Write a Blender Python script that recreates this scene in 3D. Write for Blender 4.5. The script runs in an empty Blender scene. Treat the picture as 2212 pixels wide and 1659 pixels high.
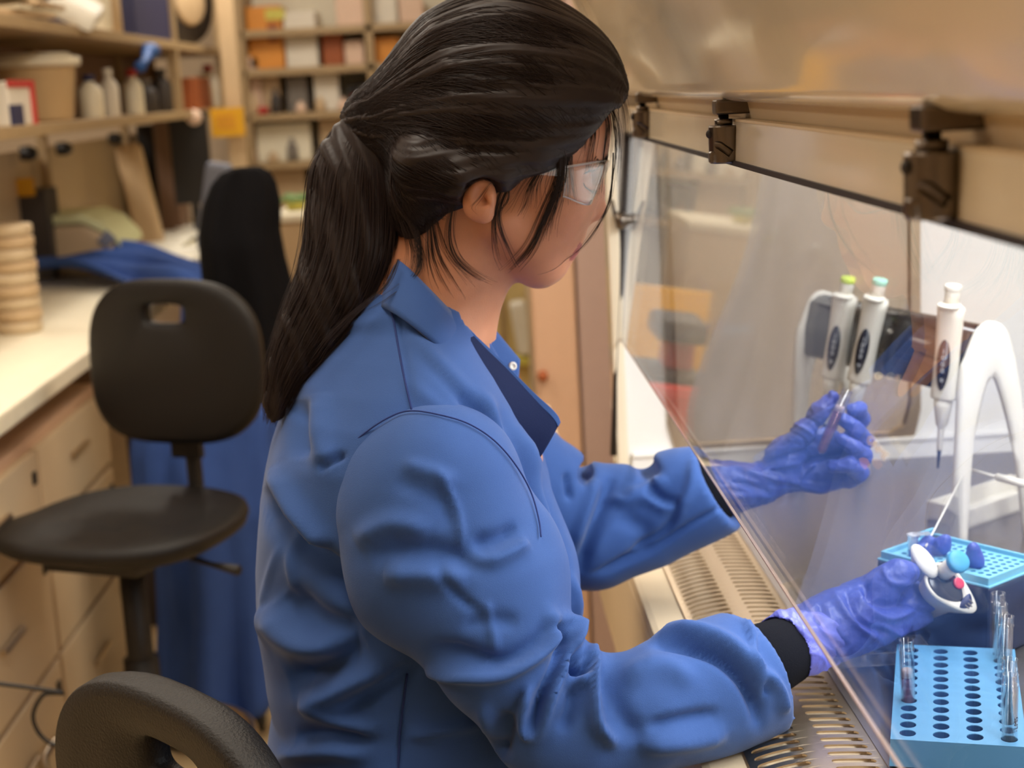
import bpy, bmesh, math, random
import numpy as np
from mathutils import Vector, Matrix, Euler
random.seed(7)
rng = np.random.default_rng(7)
scene = bpy.context.scene
COL = scene.collection
PI = math.pi

# ------------------------------------------------------------------ camera
FPX = 3300.0                      # focal length in pixels of a 2212 px wide frame
CX, CY = 1106.0, 829.5
CAM = np.array([0.0, 0.0, 1.46])
def _n(v):
    v = np.array(v, float); return v / np.linalg.norm(v)
_yc = _n((-120.0, 642.5, -FPX))
_zc = -_n((923.0, -16778.0, -FPX))
_zc = _n(_zc - _yc * float(_zc @ _yc))
_xc = np.cross(_yc, _zc)
RW = np.array([_xc, _yc, _zc])    # camera to world rotation
cd = bpy.data.cameras.new('camera')
cam = bpy.data.objects.new('camera', cd); COL.objects.link(cam)
M4 = Matrix.Identity(4)
for i in range(3):
    for j in range(3): M4[i][j] = RW[i][j]
    M4[i][3] = CAM[i]
cam.matrix_world = M4
cd.sensor_fit = 'HORIZONTAL'; cd.sensor_width = 36.0
cd.lens = 36.0 * FPX / 2212.0
cd.clip_start = 0.05; cd.clip_end = 60
cd.dof.use_dof = True
cd.dof.focus_distance = 1.20
cd.dof.aperture_fstop = 6.5
scene.camera = cam

def ray(px, py):
    return RW @ np.array([(px - CX) / FPX, -(py - CY) / FPX, -1.0])
def at(px, py, Y):
    d = ray(px, py); return CAM + d * (Y / d[1])
def onz(px, py, z):
    d = ray(px, py); return CAM + d * ((z - CAM[2]) / d[2])
def onx(px, py, X):
    d = ray(px, py); return CAM + d * (X / d[0])
def project(P):
    q = (np.asarray(P, float) - CAM) @ RW      # world to camera
    return np.stack([CX + FPX * q[..., 0] / -q[..., 2], CY - FPX * q[..., 1] / -q[..., 2], -q[..., 2]], -1)

# ------------------------------------------------------------------ world, exposure
scene.view_settings.view_transform = 'Standard'
scene.view_settings.look = 'None'
scene.view_settings.gamma = 1.0
scene.view_settings.exposure = -0.5
scene.view_settings.use_curve_mapping = False
w = bpy.data.worlds.new('world'); scene.world = w; w.use_nodes = True
bgn = w.node_tree.nodes['Background']
bgn.inputs[0].default_value = (1.0, 0.92, 0.84, 1); bgn.inputs[1].default_value = 0.07

def area_light(name, loc, rot, size, size_y, power, color):
    l = bpy.data.lights.new(name, 'AREA'); l.shape = 'RECTANGLE'
    l.size = size; l.size_y = size_y; l.energy = power; l.color = color
    o = bpy.data.objects.new(name, l); COL.objects.link(o)
    o.location = loc; o.rotation_euler = rot
    return o
WARM = (1.0, 0.93, 0.83)
COOL = (0.90, 0.95, 1.0)
area_light('ceiling_or_added_lamp', (-0.25, 1.0, 2.66), (0, 0, 0), 0.6, 1.2, 26, WARM)
area_light('ceiling_or_added_lamp', (-0.9, 3.0, 2.66), (0, 0, 0), 0.6, 1.2, 24, WARM)
area_light('ceiling_or_added_lamp', (-2.6, 4.2, 2.66), (0, 0, 0), 0.6, 1.2, 46, WARM)
area_light('ceiling_or_added_lamp', (-0.7, 6.0, 2.66), (0, 0, 0), 0.6, 1.2, 36, WARM)
area_light('ceiling_or_added_lamp', (-2.6, 1.2, 2.66), (0, 0, 0), 0.6, 1.2, 34, WARM)  # unseen lamp added to brighten the cabinet fascia
area_light('ceiling_or_added_lamp', (0.75, 2.6, 2.66), (0, 0, 0), 0.6, 1.2, 40, WARM)  # unseen lamp added to light the locker behind the side window
area_light('cabinet_light_lamp', (0.60, 1.15, 1.555), (0, 0, 0), 0.10, 1.3, 24, COOL)

# ------------------------------------------------------------------ materials
def new_mat(name):
    m = bpy.data.materials.new(name); m.use_nodes = True
    return m, m.node_tree, m.node_tree.nodes['Principled BSDF']
def srgb(r, g, b):
    f = lambda c: (c / 255) / 12.92 if c / 255 <= 0.04045 else ((c / 255 + 0.055) / 1.055) ** 2.4
    return (f(r), f(g), f(b), 1)
def mat(name, col, rough=0.5, metal=0.0, noise=0.0, nscale=30.0, bump=0.0, bscale=200.0, spec=0.5, coat=0.0, stretch=(1, 1, 1), sss=0.0, sheen=0.0):
    m, nt, p = new_mat(name)
    if len(col) == 3: col = (*col, 1)
    p.inputs['Base Color'].default_value = col
    p.inputs['Roughness'].default_value = rough
    p.inputs['Metallic'].default_value = metal
    p.inputs['Specular IOR Level'].default_value = spec
    if sheen: p.inputs['Sheen Weight'].default_value = sheen; p.inputs['Sheen Roughness'].default_value = 0.4
    if coat: p.inputs['Coat Weight'].default_value = coat; p.inputs['Coat Roughness'].default_value = 0.08
    if sss:
        p.inputs['Subsurface Weight'].default_value = sss
        p.inputs['Subsurface Radius'].default_value = (0.012, 0.004, 0.002)
        p.inputs['Subsurface Scale'].default_value = 1.0
    tc = nt.nodes.new('ShaderNodeTexCoord'); mp = nt.nodes.new('ShaderNodeMapping')
    mp.inputs['Scale'].default_value = stretch
    nt.links.new(tc.outputs['Object'], mp.inputs['Vector'])
    if noise:
        n = nt.nodes.new('ShaderNodeTexNoise'); n.inputs['Scale'].default_value = nscale; n.inputs['Detail'].default_value = 5
        nt.links.new(mp.outputs[0], n.inputs['Vector'])
        r = nt.nodes.new('ShaderNodeMapRange'); r.inputs['To Min'].default_value = 1 - noise; r.inputs['To Max'].default_value = 1 + noise
        r.inputs['From Min'].default_value = 0.3; r.inputs['From Max'].default_value = 0.7
        nt.links.new(n.outputs['Fac'], r.inputs['Value'])
        x = nt.nodes.new('ShaderNodeMix'); x.data_type = 'RGBA'; x.blend_type = 'MULTIPLY'
        x.inputs['Factor'].default_value = 1.0; x.inputs['A'].default_value = col
        nt.links.new(r.outputs[0], x.inputs['B']); nt.links.new(x.outputs['Result'], p.inputs['Base Color'])
    if bump:
        n = nt.nodes.new('ShaderNodeTexNoise'); n.inputs['Scale'].default_value = bscale; n.inputs['Detail'].default_value = 4
        nt.links.new(mp.outputs[0], n.inputs['Vector'])
        b = nt.nodes.new('ShaderNodeBump'); b.inputs['Strength'].default_value = bump; b.inputs['Distance'].default_value = 0.002
        nt.links.new(n.outputs['Fac'], b.inputs['Height']); nt.links.new(b.outputs[0], p.inputs['Normal'])
    return m
def clear_mat(name, tint=(1, 1, 1, 1), f0=0.04, rough=0.0, power=5.0, body=0.0, bodycol=(1, 1, 1, 1), fmax=1.0):
    """thin clear plastic or glass: transparent, with a mirror reflection that grows towards grazing view"""
    m = bpy.data.materials.new(name); m.use_nodes = True; nt = m.node_tree; nt.nodes.clear()
    out = nt.nodes.new('ShaderNodeOutputMaterial'); g = nt.nodes.new('ShaderNodeNewGeometry')
    dt = nt.nodes.new('ShaderNodeVectorMath'); dt.operation = 'DOT_PRODUCT'
    nt.links.new(g.outputs['Normal'], dt.inputs[0]); nt.links.new(g.outputs['Incoming'], dt.inputs[1])
    def math_(op, a, b=None):
        n = nt.nodes.new('ShaderNodeMath'); n.operation = op
        for k, v in enumerate((a, b)):
            if v is None: continue
            if isinstance(v, (int, float)): n.inputs[k].default_value = v
            else: nt.links.new(v, n.inputs[k])
        return n.outputs[0]
    c = math_('ABSOLUTE', dt.outputs['Value'])
    f = math_('POWER', math_('SUBTRACT', 1.0, c), power)
    f = math_('ADD', math_('MULTIPLY', f, fmax - f0), f0)
    tr = nt.nodes.new('ShaderNodeBsdfTransparent'); tr.inputs[0].default_value = tint
    base = tr.outputs[0]
    if body:
        df = nt.nodes.new('ShaderNodeBsdfDiffuse'); df.inputs[0].default_value = bodycol
        mm = nt.nodes.new('ShaderNodeMixShader'); mm.inputs[0].default_value = body
        nt.links.new(base, mm.inputs[1]); nt.links.new(df.outputs[0], mm.inputs[2]); base = mm.outputs[0]
    gl = nt.nodes.new('ShaderNodeBsdfGlossy'); gl.inputs['Roughness'].default_value = rough
    mx = nt.nodes.new('ShaderNodeMixShader')
    nt.links.new(f, mx.inputs[0]); nt.links.new(base, mx.inputs[1]); nt.links.new(gl.outputs[0], mx.inputs[2])
    nt.links.new(mx.outputs[0], out.inputs[0])
    return m
def emit_mat(name, col, s):
    m, nt, p = new_mat(name)
    p.inputs['Base Color'].default_value = (0.8, 0.8, 0.8, 1)
    p.inputs['Emission Color'].default_value = (*col, 1) if len(col) == 3 else col
    p.inputs['Emission Strength'].default_value = s
    return m

M = {}
M['wall'] = mat('wall_paint', srgb(206, 188, 164), 0.7, noise=0.03, nscale=2)
M['ceiling'] = mat('ceiling_tile', srgb(225, 215, 198), 0.9, noise=0.03)
M['floor'] = mat('vinyl_floor', srgb(216, 190, 146), 0.35, noise=0.05, nscale=6)
M['cream'] = mat('cream_laminate', srgb(244, 236, 212), 0.45, noise=0.03)
M['beige'] = mat('beige_painted_steel', srgb(212, 190, 156), 0.45, noise=0.03, nscale=5)
M['beige_dark'] = mat('shelf_edge_wood', srgb(172, 146, 108), 0.5, noise=0.05)
M['pinkbeige'] = mat('pinkish_painted_steel', srgb(206, 168, 138), 0.4, noise=0.02)
M['mauve'] = mat('mauve_grey_steel', srgb(172, 146, 134), 0.4, noise=0.02)
M['yellowcream'] = mat('yellowed_cream_paint', srgb(222, 200, 140), 0.5, noise=0.03)
M['dark'] = mat('charcoal_plastic', srgb(24, 21, 20), 0.5, bump=0.1)
M['black_pu'] = mat('black_polyurethane', srgb(17, 14, 13), 0.5, spec=0.35, noise=0.10, nscale=14, bump=0.5, bscale=420)
M['black_cloth'] = mat('black_fabric', srgb(15, 14, 16), 0.95, bump=0.3, bscale=500, spec=0.1)
M['white_enamel'] = mat('white_enamel_steel', srgb(240, 226, 200), 0.16, noise=0.01, coat=0.5)
M['cab_white'] = mat('cabinet_white_paint', srgb(238, 234, 228), 0.4, noise=0.01)
M['steel'] = mat('brushed_steel', srgb(190, 172, 148), 0.30, metal=1.0, noise=0.05, nscale=40, stretch=(1, 0.03, 1), bump=0.04)
M['steel_top'] = mat('stainless_work_surface', srgb(140, 132, 130), 0.30, metal=0.85, noise=0.03, nscale=60)
M['steel_dark'] = mat('bronzed_steel', srgb(112, 102, 92), 0.30, metal=1.0, noise=0.06, nscale=60, stretch=(1, 1, 0.05))
M['gasket'] = mat('black_rubber_gasket', srgb(36, 27, 24), 0.6)
M['sash'] = clear_mat('sash_glass', (0.985, 0.985, 0.98, 1), 0.04, power=4.4, fmax=0.95)
M['window_glass'] = clear_mat('side_window_glass', (0.95, 0.96, 0.97, 1), 0.05)
M['clear'] = clear_mat('clear_polystyrene', (0.985, 0.985, 0.985, 1), 0.05, power=3.2, fmax=0.9)
M['clear_plate'] = clear_mat('clear_plate_plastic', (0.95, 0.94, 0.95, 1), 0.08, power=3.0, fmax=0.9, body=0.10, bodycol=(0.9, 0.86, 0.88, 1))
M['clear_milky'] = clear_mat('milky_polypropylene', (0.9, 0.9, 0.92, 1), 0.06, power=3, body=0.30, bodycol=(0.9, 0.9, 0.92, 1))
M['lens'] = clear_mat('clear_polycarbonate', (0.98, 0.98, 0.98, 1), 0.06, power=2.6, fmax=0.75)
M['pink_liquid'] = clear_mat('pink_medium', (0.80, 0.48, 0.52, 1), 0.04, power=5, body=0.22, bodycol=srgb(200, 110, 120))
M['foam'] = mat('pale_foam', srgb(230, 205, 200), 0.9, bump=0.6, bscale=900)
M['rack_blue'] = mat('sky_blue_polypropylene', srgb(84, 142, 184), 0.42, noise=0.02)
M['rack_cyan'] = mat('pale_cyan_polypropylene', srgb(120, 184, 212), 0.4)
M['navy'] = mat('navy_plastic', srgb(26, 34, 62), 0.35)
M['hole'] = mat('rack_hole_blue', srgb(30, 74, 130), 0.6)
M['white_plastic'] = mat('white_plastic', srgb(232, 226, 214), 0.32)
M['black_gloss'] = mat('black_gloss_plastic', srgb(18, 18, 24), 0.12)
M['charcoal_gloss'] = mat('charcoal_gloss_plastic', srgb(48, 48, 52), 0.22)
M['blue_button'] = mat('blue_button_plastic', srgb(70, 160, 205), 0.45, bump=0.15, bscale=900)
M['red_button'] = mat('red_button_plastic', srgb(205, 50, 78), 0.25)
M['screen'] = mat('dark_display', srgb(16, 26, 48), 0.15)
M['ink'] = mat('black_ink', srgb(30, 30, 40), 0.6)
M['white_ink'] = mat('pale_print', srgb(220, 224, 230), 0.6)
M['etch'] = mat('cream_etched_print', srgb(238, 214, 178), 0.5)
for k, c in dict(orange=(226, 150, 60), rust=(160, 84, 40), brown=(128, 98, 78), white=(232, 224, 208), pinkw=(232, 200, 176), yellow=(222, 164, 24),
                 red=(186, 50, 44), green=(120, 150, 90), blue=(48, 92, 160), navyb=(40, 44, 84), greyblue=(120, 124, 140), grey=(120, 112, 104),
                 darkgrey=(60, 54, 52), tan=(204, 176, 138), lime=(214, 204, 96), paper=(240, 236, 222), cyan=(120, 200, 200)).items():
    M[k] = mat('painted_' + k, srgb(*c), 0.55, noise=0.04, nscale=12)

# ------------------------------------------------------------------ object helpers
def link(o, parent=None):
    COL.objects.link(o)
    if parent is not None: o.parent = parent
    return o
def tag(o, label=None, cat=None, group=None, kind=None):
    if label: o['label'] = label
    if cat: o['category'] = cat
    if group: o['group'] = group
    if kind: o['kind'] = kind
    return o
def empty(name, loc=(0, 0, 0), rz=0.0):
    o = bpy.data.objects.new(name, None); COL.objects.link(o)
    o.location = loc; o.rotation_euler = (0, 0, rz); o.empty_display_size = 0.05
    return o
def mesh_obj(name, V, F, m, parent=None, smooth=True):
    me = bpy.data.meshes.new(name)
    me.from_pydata([tuple(map(float, v)) for v in V], [], [tuple(int(i) for i in f) for f in F]); me.update()
    if smooth: me.polygons.foreach_set('use_smooth', [True] * len(me.polygons))
    o = bpy.data.objects.new(name, me)
    if m is not None: me.materials.append(m)
    return link(o, parent)
class MB:
    """collects shapes into one mesh; several materials possible"""
    def __init__(s): s.bm = bmesh.new(); s.mats = []
    def _mi(s, m):
        if m is None: return 0
        if m not in s.mats: s.mats.append(m)
        return s.mats.index(m)
    def _setm(s, faces, m):
        k = s._mi(m)
        for f in faces: f.material_index = k
    def box(s, c, size, rot=None, bevel=0.0, m=None, seg=2):
        r = bmesh.ops.create_cube(s.bm, size=1.0); vs = r['verts']
        bmesh.ops.scale(s.bm, vec=Vector(size), verts=vs)
        fs = list({f for v in vs for f in v.link_faces})
        if bevel:
            es = list({e for v in vs for e in v.link_edges})
            b = bmesh.ops.bevel(s.bm, geom=es, offset=bevel, segments=seg, affect='EDGES', profile=0.6)
            vs = list({v for f in b['faces'] for v in f.verts} | {v for v in vs if v.is_valid})
            fs = list({f for v in vs for f in v.link_faces})
        if rot is not None: bmesh.ops.rotate(s.bm, cent=(0, 0, 0), matrix=Euler(rot).to_matrix() if not isinstance(rot, Matrix) else rot, verts=vs)
        bmesh.ops.translate(s.bm, vec=Vector(c), verts=vs)
        s._setm(fs, m); return s
    def tube(s, pts, rads, seg=16, caps=True, m=None, closed=False):
        pts = [Vector(p) for p in pts]; n = len(pts)
        if isinstance(rads, (int, float)): rads = [rads] * n
        up = None; rings = []
        for i, p in enumerate(pts):
            a = pts[(i - 1) % n] if (closed or i > 0) else pts[i]
            b = pts[(i + 1) % n] if (closed or i < n - 1) else pts[i]
            t = (b - a)
            if t.length < 1e-9: t = Vector((0, 0, 1))
            t.normalize()
            if up is None:
                up = Vector((0, 0, 1)) if abs(t.z) < 0.9 else Vector((1, 0, 0))
            up = (up - t * up.dot(t))
            if up.length < 1e-6: up = t.orthogonal()
            up.normalize(); sd = t.cross(up)
            rings.append([s.bm.verts.new(p + (up * math.cos(2 * PI * k / seg) + sd * math.sin(2 * PI * k / seg)) * rads[i]) for k in range(seg)])
        fs = []
        rr = range(n) if closed else range(n - 1)
        for i in rr:
            A, B = rings[i], rings[(i + 1) % n]
            for k in range(seg): fs.append(s.bm.faces.new((A[k], A[(k + 1) % seg], B[(k + 1) % seg], B[k])))
        if caps and not closed:
            fs.append(s.bm.faces.new(rings[0][::-1])); fs.append(s.bm.faces.new(rings[-1]))
        for f in fs: f.smooth = True
        s._setm(fs, m); return s
    def lathe(s, prof, c=(0, 0, 0), axis=(0, 0, 1), seg=32, m=None, caps=True):
        """prof: list of (radius, height) along axis from c"""
        ax = Vector(axis).normalized(); pts = [Vector(c) + ax * h for r, h in prof]
        u = ax.orthogonal().normalized(); v = ax.cross(u); rings = []
        for (r, h), p in zip(prof, pts):
            rings.append([s.bm.verts.new(p + (u * math.cos(2 * PI * k / seg) + v * math.sin(2 * PI * k / seg)) * max(r, 1e-5)) for k in range(seg)])
        fs = []
        for A, B in zip(rings, rings[1:]):
            for k in range(seg): fs.append(s.bm.faces.new((A[k], A[(k + 1) % seg], B[(k + 1) % seg], B[k])))
        if caps:
            fs.append(s.bm.faces.new(rings[0][::-1])); fs.append(s.bm.faces.new(rings[-1]))
        for f in fs: f.smooth = True
        s._setm(fs, m); return s
    def prism(s, poly, thick, frame=None, m=None, smooth=False):
        """poly: 2d outline, extruded by thick along local z, placed by 4x4 frame"""
        frame = frame or Matrix.Identity(4)
        A = [s.bm.verts.new(frame @ Vector((x, y, 0))) for x, y in poly]
        B = [s.bm.verts.new(frame @ Vector((x, y, thick))) for x, y in poly]
        n = len(poly); fs = [s.bm.faces.new(A[::-1]), s.bm.faces.new(B)]
        for k in range(n): fs.append(s.bm.faces.new((A[k], A[(k + 1) % n], B[(k + 1) % n], B[k])))
        if smooth:
            for f in fs[2:]: f.smooth = True
        s._setm(fs, m); return s
    def loft(s, rings, m=None, caps=True, smooth=True, closed_ring=True):
        R = [[s.bm.verts.new(Vector(p)) for p in r] for r in rings]; fs = []
        n = len(R[0])
        for A, B in zip(R, R[1:]):
            for k in range(n if closed_ring else n - 1):
                fs.append(s.bm.faces.new((A[k], A[(k + 1) % n], B[(k + 1) % n], B[k])))
        if caps and closed_ring:
            fs.append(s.bm.faces.new(R[0][::-1])); fs.append(s.bm.faces.new(R[-1]))
        if smooth:
            for f in fs: f.smooth = True
        s._setm(fs, m); return s
    def ball(s, c, r, m=None, seg=16, scale=(1, 1, 1), rot=None):
        q = bmesh.ops.create_uvsphere(s.bm, u_segments=seg, v_segments=max(8, seg // 2), radius=r)
        vs = q['verts']; bmesh.ops.scale(s.bm, vec=Vector(scale), verts=vs)
        if rot is not None: bmesh.ops.rotate(s.bm, cent=(0, 0, 0), matrix=Euler(rot).to_matrix(), verts=vs)
        bmesh.ops.translate(s.bm, vec=Vector(c), verts=vs)
        fs = list({f for v in vs for f in v.link_faces})
        for f in fs: f.smooth = True
        s._setm(fs, m); return s
    def build(s, name, m=None, parent=None, mods=()):
        me = bpy.data.meshes.new(name)
        bmesh.ops.recalc_face_normals(s.bm, faces=s.bm.faces[:])
        s.bm.to_mesh(me); s.bm.free()
        for x in (s.mats if s.mats and s.mats[0] is not None else [m]):
            me.materials.append(x if x is not None else m)
        return link(bpy.data.objects.new(name, me), parent)
def frame_from(o, x, y):
    """4x4 with origin o, local x and y axes"""
    x = Vector(x).normalized(); y = Vector(y); y = (y - x * y.dot(x)).normalized(); z = x.cross(y)
    m_ = Matrix.Identity(4)
    for i in range(3): m_[i][0] = x[i]; m_[i][1] = y[i]; m_[i][2] = z[i]; m_[i][3] = o[i]
    return m_
def bevel_mod(o, w_, seg=2):
    b = o.modifiers.new('bevel', 'BEVEL'); b.width = w_; b.segments = seg; b.limit_method = 'ANGLE'; return o
def rrect(w_, h_, r, seg=6, cx=0.0, cy=0.0):
    pts = []
    for (sx, sy, a0) in ((1, 1, 0), (-1, 1, 90), (-1, -1, 180), (1, -1, 270)):
        for k in range(seg + 1):
            a = math.radians(a0 + 90 * k / seg)
            pts.append((cx + sx * (w_ / 2 - r) + r * math.cos(a), cy + sy * (h_ / 2 - r) + r * math.sin(a)))
    return pts
def catmull(P, n=8):
    P = np.array(P, float); out = []
    Q = np.vstack([2 * P[0] - P[1], P, 2 * P[-1] - P[-2]])
    for i in range(1, len(Q) - 2):
        for k in range(n):
            t = k / n; a, b, c, d = Q[i - 1], Q[i], Q[i + 1], Q[i + 2]
            out.append(0.5 * ((2 * b) + (-a + c) * t + (2 * a - 5 * b + 4 * c - d) * t * t + (-a + 3 * b - 3 * c + d) * t ** 3))
    out.append(P[-1]); return np.array(out)
def dup(root):
    """a copy of a thing with its parts and sub-parts"""
    r = root.copy(); COL.objects.link(r)
    for ch in list(root.children):
        c = ch.copy(); COL.objects.link(c); c.parent = r
        for g in ch.children:
            d = g.copy(); COL.objects.link(d); d.parent = c
    return r
def text_mesh(s, name, size, m, parent, frame, thick=0.0002):
    cu = bpy.data.curves.new(name, 'FONT'); cu.body = s; cu.size = size; cu.extrude = thick; cu.align_x = 'CENTER'; cu.align_y = 'CENTER'
    o = bpy.data.objects.new(name, cu)
    me = bpy.data.meshes.new_from_object(o); me.materials.clear(); me.materials.append(m)
    me.transform(frame)
    bpy.data.objects.remove(o)
    return link(bpy.data.objects.new(name, me), parent)
# ------------------------------------------------------------------ the room
def quad_obj(name, pts, m, parent=None):
    return mesh_obj(name, pts, [range(len(pts))], m, parent, smooth=False)
def struct(o): o['kind'] = 'structure'; return o
RX0, RX1, RY0, RY1, RZ = -4.6, 1.35, -1.4, 8.2, 2.7
def slab(name, lo, hi, m):
    b = MB(); b.box([(a + c) / 2 for a, c in zip(lo, hi)], [c - a for a, c in zip(lo, hi)]); return struct(b.build(name, m))
slab('floor', (RX0, RY0, -0.05), (RX1, RY1, 0), M['floor'])
slab('ceiling', (RX0, RY0, RZ), (RX1, RY1, RZ + 0.05), M['ceiling'])
slab('wall_back', (RX0, RY1, -0.05), (RX1, RY1 + 0.08, RZ + 0.05), M['wall'])
slab('wall_front', (RX0, RY0 - 0.08, -0.05), (RX1, RY0, RZ + 0.05), M['wall'])
slab('wall_left', (RX0 - 0.08, RY0 - 0.08, -0.05), (RX0, RY1 + 0.08, RZ + 0.05), M['wall'])
slab('wall_right', (RX1, RY0 - 0.08, -0.05), (RX1 + 0.08, RY1 + 0.08, RZ + 0.05), M['wall'])
M['diffuser'] = emit_mat('lit_diffuser', (1.0, 0.80, 0.56), 3.0)
for (x, y, wh) in ((-0.25, 1.0, 'above the seated person'), (-0.9, 3.0, 'above the two black stools'), (-2.6, 4.2, 'above the reagent bench'), (-0.7, 6.0, 'by the back shelves'), (-2.6, 1.2, 'added at the near left to brighten the cabinet fascia'), (0.75, 2.6, 'added beyond the cabinet to brighten its side window view')):
    t = tag(empty('ceiling_or_added_light', (x, y, 2.69)), 'warm white recessed ceiling light panel ' + wh, 'ceiling light', 'ceiling lights')
    b = MB()
    for (cx_, cy_, sx_, sy_) in ((0, 0.63, 0.66, 0.03), (0, -0.63, 0.66, 0.03), (0.325, 0, 0.03, 1.26), (-0.325, 0, 0.03, 1.26)): b.box((cx_, cy_, -0.008), (sx_, sy_, 0.03))
    b.build('frame', M['white_plastic'], t)
    b = MB(); b.box((0, 0, 0.0), (0.62, 1.22, 0.006)); b.build('diffuser', M['diffuser'], t)

# ------------------------------------------------------------------ the biosafety cabinet
YN, YF = 0.22, 2.13            # near and far end of the work chamber
GX0, GX1 = 0.209, 0.234        # sash: bottom and top in x
GZ0, GZ1 = 1.10, 1.384
def gx(z): return GX0 + (z - GZ0) * (GX1 - GX0) / (GZ1 - GZ0)
cab = tag(empty('biosafety_cabinet', (0.5, 1.2, 0)), 'large cream steel biosafety cabinet with a sloping glass front and lit chamber', 'safety cabinet')
def local(o, parent):
    o.parent = parent; o.matrix_parent_inverse = Matrix.Translation(-Vector(parent.location)) if parent.rotation_euler.z == 0 else (Matrix.Translation(parent.location) @ Euler(parent.rotation_euler).to_matrix().to_4x4()).inverted(); return o
# stand / lower body
b = MB()
b.box((0.57, 1.175, 0.79), (0.80, 2.05, 0.20), bevel=0.008, m=M['beige'])
b.box((0.175, 1.175, 0.81), (0.012, 2.04, 0.125), bevel=0.003, m=M['beige'])
local(b.build('base_cabinet'), cab)
for (x, y) in ((0.24, 2.12), (0.90, 2.12), (0.24, 0.24), (0.90, 0.24)):
    b = MB(); b.box((x, y, 0.36), (0.06, 0.06, 0.70), bevel=0.006); b.box((x, y, 0.005), (0.09, 0.09, 0.01)); local(b.build('leg', M['rust']), cab)
b = MB(); b.box((0.57, 2.12, 0.45), (0.6, 0.02, 0.55), bevel=0.003); local(b.build('end_panel', M['beige']), cab)
# work surface
b = MB(); b.box((0.627, (YN + YF) / 2, 0.8925), (0.62, YF - YN, 0.015)); local(b.build('work_surface', M['steel_top']), cab)
# front trim rails
b = MB()
yl, ym = YF - YN + 0.06, (YN + YF) / 2
for x, wd, z, m_ in ((0.2055, 0.0085, 0.882, M['gasket']), (0.2005, 0.0016, 0.8885, M['steel']), (0.1945, 0.0100, 0.879, M['gasket']), (0.1888, 0.0014, 0.8875, M['steel']), (0.1818, 0.0125, 0.880, M['beige'])):
    b.box((x, ym, z - 0.012), (wd, yl, 0.026), m=m_)
local(b.build('front_trim'), cab)
# perforated intake grille: cells with rounded slots, bent down towards the operator
def grille():
    bm = bmesh.new(); pitch = 0.0139
    def surf(x): return 0.9025 - (max(0.0, 0.262 - x) / 0.060) ** 2 * 0.013 - (max(0.0, x - 0.272) / 0.046) ** 2 * 0.0035
    n = int((YF - YN) / pitch); N = 24
    
    for i in range(n):
        y0 = YN + i * pitch; yc = y0 + pitch / 2
        for (xa, xb, sa, sb) in ((0.2095, 0.2655, 0.2150, 0.2565), (0.2655, 0.3185, 0.2735, 0.3105)):
            r = 0.0035; hole = []; outer = []
            xm, hx, hy = (xa + xb) / 2, (xb - xa) / 2, pitch / 2
            L = (sb - sa) / 2 - r; sc = (sa + sb) / 2
            for k in range(N):
                s = k / N * 4; 
                # outer rectangle parametrised by four sides, six points each
                side = int(s); f = s - side
                o = [(hx, -hy + 2 * hy * f), (hx - 2 * hx * f, hy), (-hx, hy - 2 * hy * f), (-hx + 2 * hx * f, -hy)][side]
                outer.append((xm + o[0], yc + o[1]))
                if side == 0: a = -PI / 2 + PI * f; hxy = (L + r * math.cos(a), r * math.sin(a))
                elif side == 1: hxy = (L - 2 * L * f, r)
                elif side == 2: a = PI / 2 + PI * f; hxy = (-L + r * math.cos(a), r * math.sin(a))
                else: hxy = (-L + 2 * L * f, -r)
                hole.append((sc + hxy[0], yc + hxy[1]))
            mid = [((a[0] * 0.25 + c[0] * 0.75), (a[1] * 0.25 + c[1] * 0.75)) for a, c in zip(outer, hole)]
            def vs(L_, dz=0.0): return [bm.verts.new((x, y, surf(x) + dz)) for x, y in L_]
            R = [vs(outer), vs(mid), vs(hole), vs(hole, -0.0018)]
            for A, B in zip(R, R[1:]):
                for k in range(N): bm.faces.new((A[k], A[(k + 1) % N], B[(k + 1) % N], B[k]))
    bmesh.ops.remove_doubles(bm, verts=bm.verts, dist=0.00002)
    bmesh.ops.recalc_face_normals(bm, faces=bm.faces[:])
    me = bpy.data.meshes.new('intake_grille'); bm.to_mesh(me); bm.free()
    me.materials.append(M['steel'])
    return link(bpy.data.objects.new('intake_grille', me))
local(grille(), cab)
b = MB(); b.box((0.262, ym, 0.835), (0.112, YF - YN, 0.006)); local(b.build('intake_tray', M['gasket']), cab)
# sash glass, with its frame strip at the far end and top gasket
def sash():
    b = MB(); t = 0.006; y0, y1 = YN, YF - 0.012
    ring = []
    for (x, z) in ((gx(GZ0), GZ0), (gx(GZ1 + 0.02), GZ1 + 0.02), (gx(GZ1 + 0.02) + t, GZ1 + 0.02), (gx(GZ0) + t, GZ0)): ring.append((x, z))
    b.loft([[(x, y0, z) for x, z in ring], [(x, y1, z) for x, z in ring]], smooth=False)
    return b.build('sash_glass', M['sash'])
sg = local(sash(), cab); sg['label'] = 'clear sloping glass pane'
b = MB(); b.box((GX0 + 0.001, ym, GZ0 - 0.0008), (0.0022, YF - YN - 0.02, 0.0014)); local(b.build('sash_edge', M['mauve']), cab)
b = MB()
b.tube([(gx(GZ1) - 0.003, YF - 0.006, GZ1), (gx(GZ0) - 0.003, YF - 0.006, GZ0), (0.193, YF - 0.006, 0.93)], [0.0042, 0.0042, 0.0048], seg=8)
b.box((gx(GZ1) - 0.002, ym, GZ1), (0.006, YF - YN, 0.0042))
local(b.build('sash_gasket', M['gasket']), cab)
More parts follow.
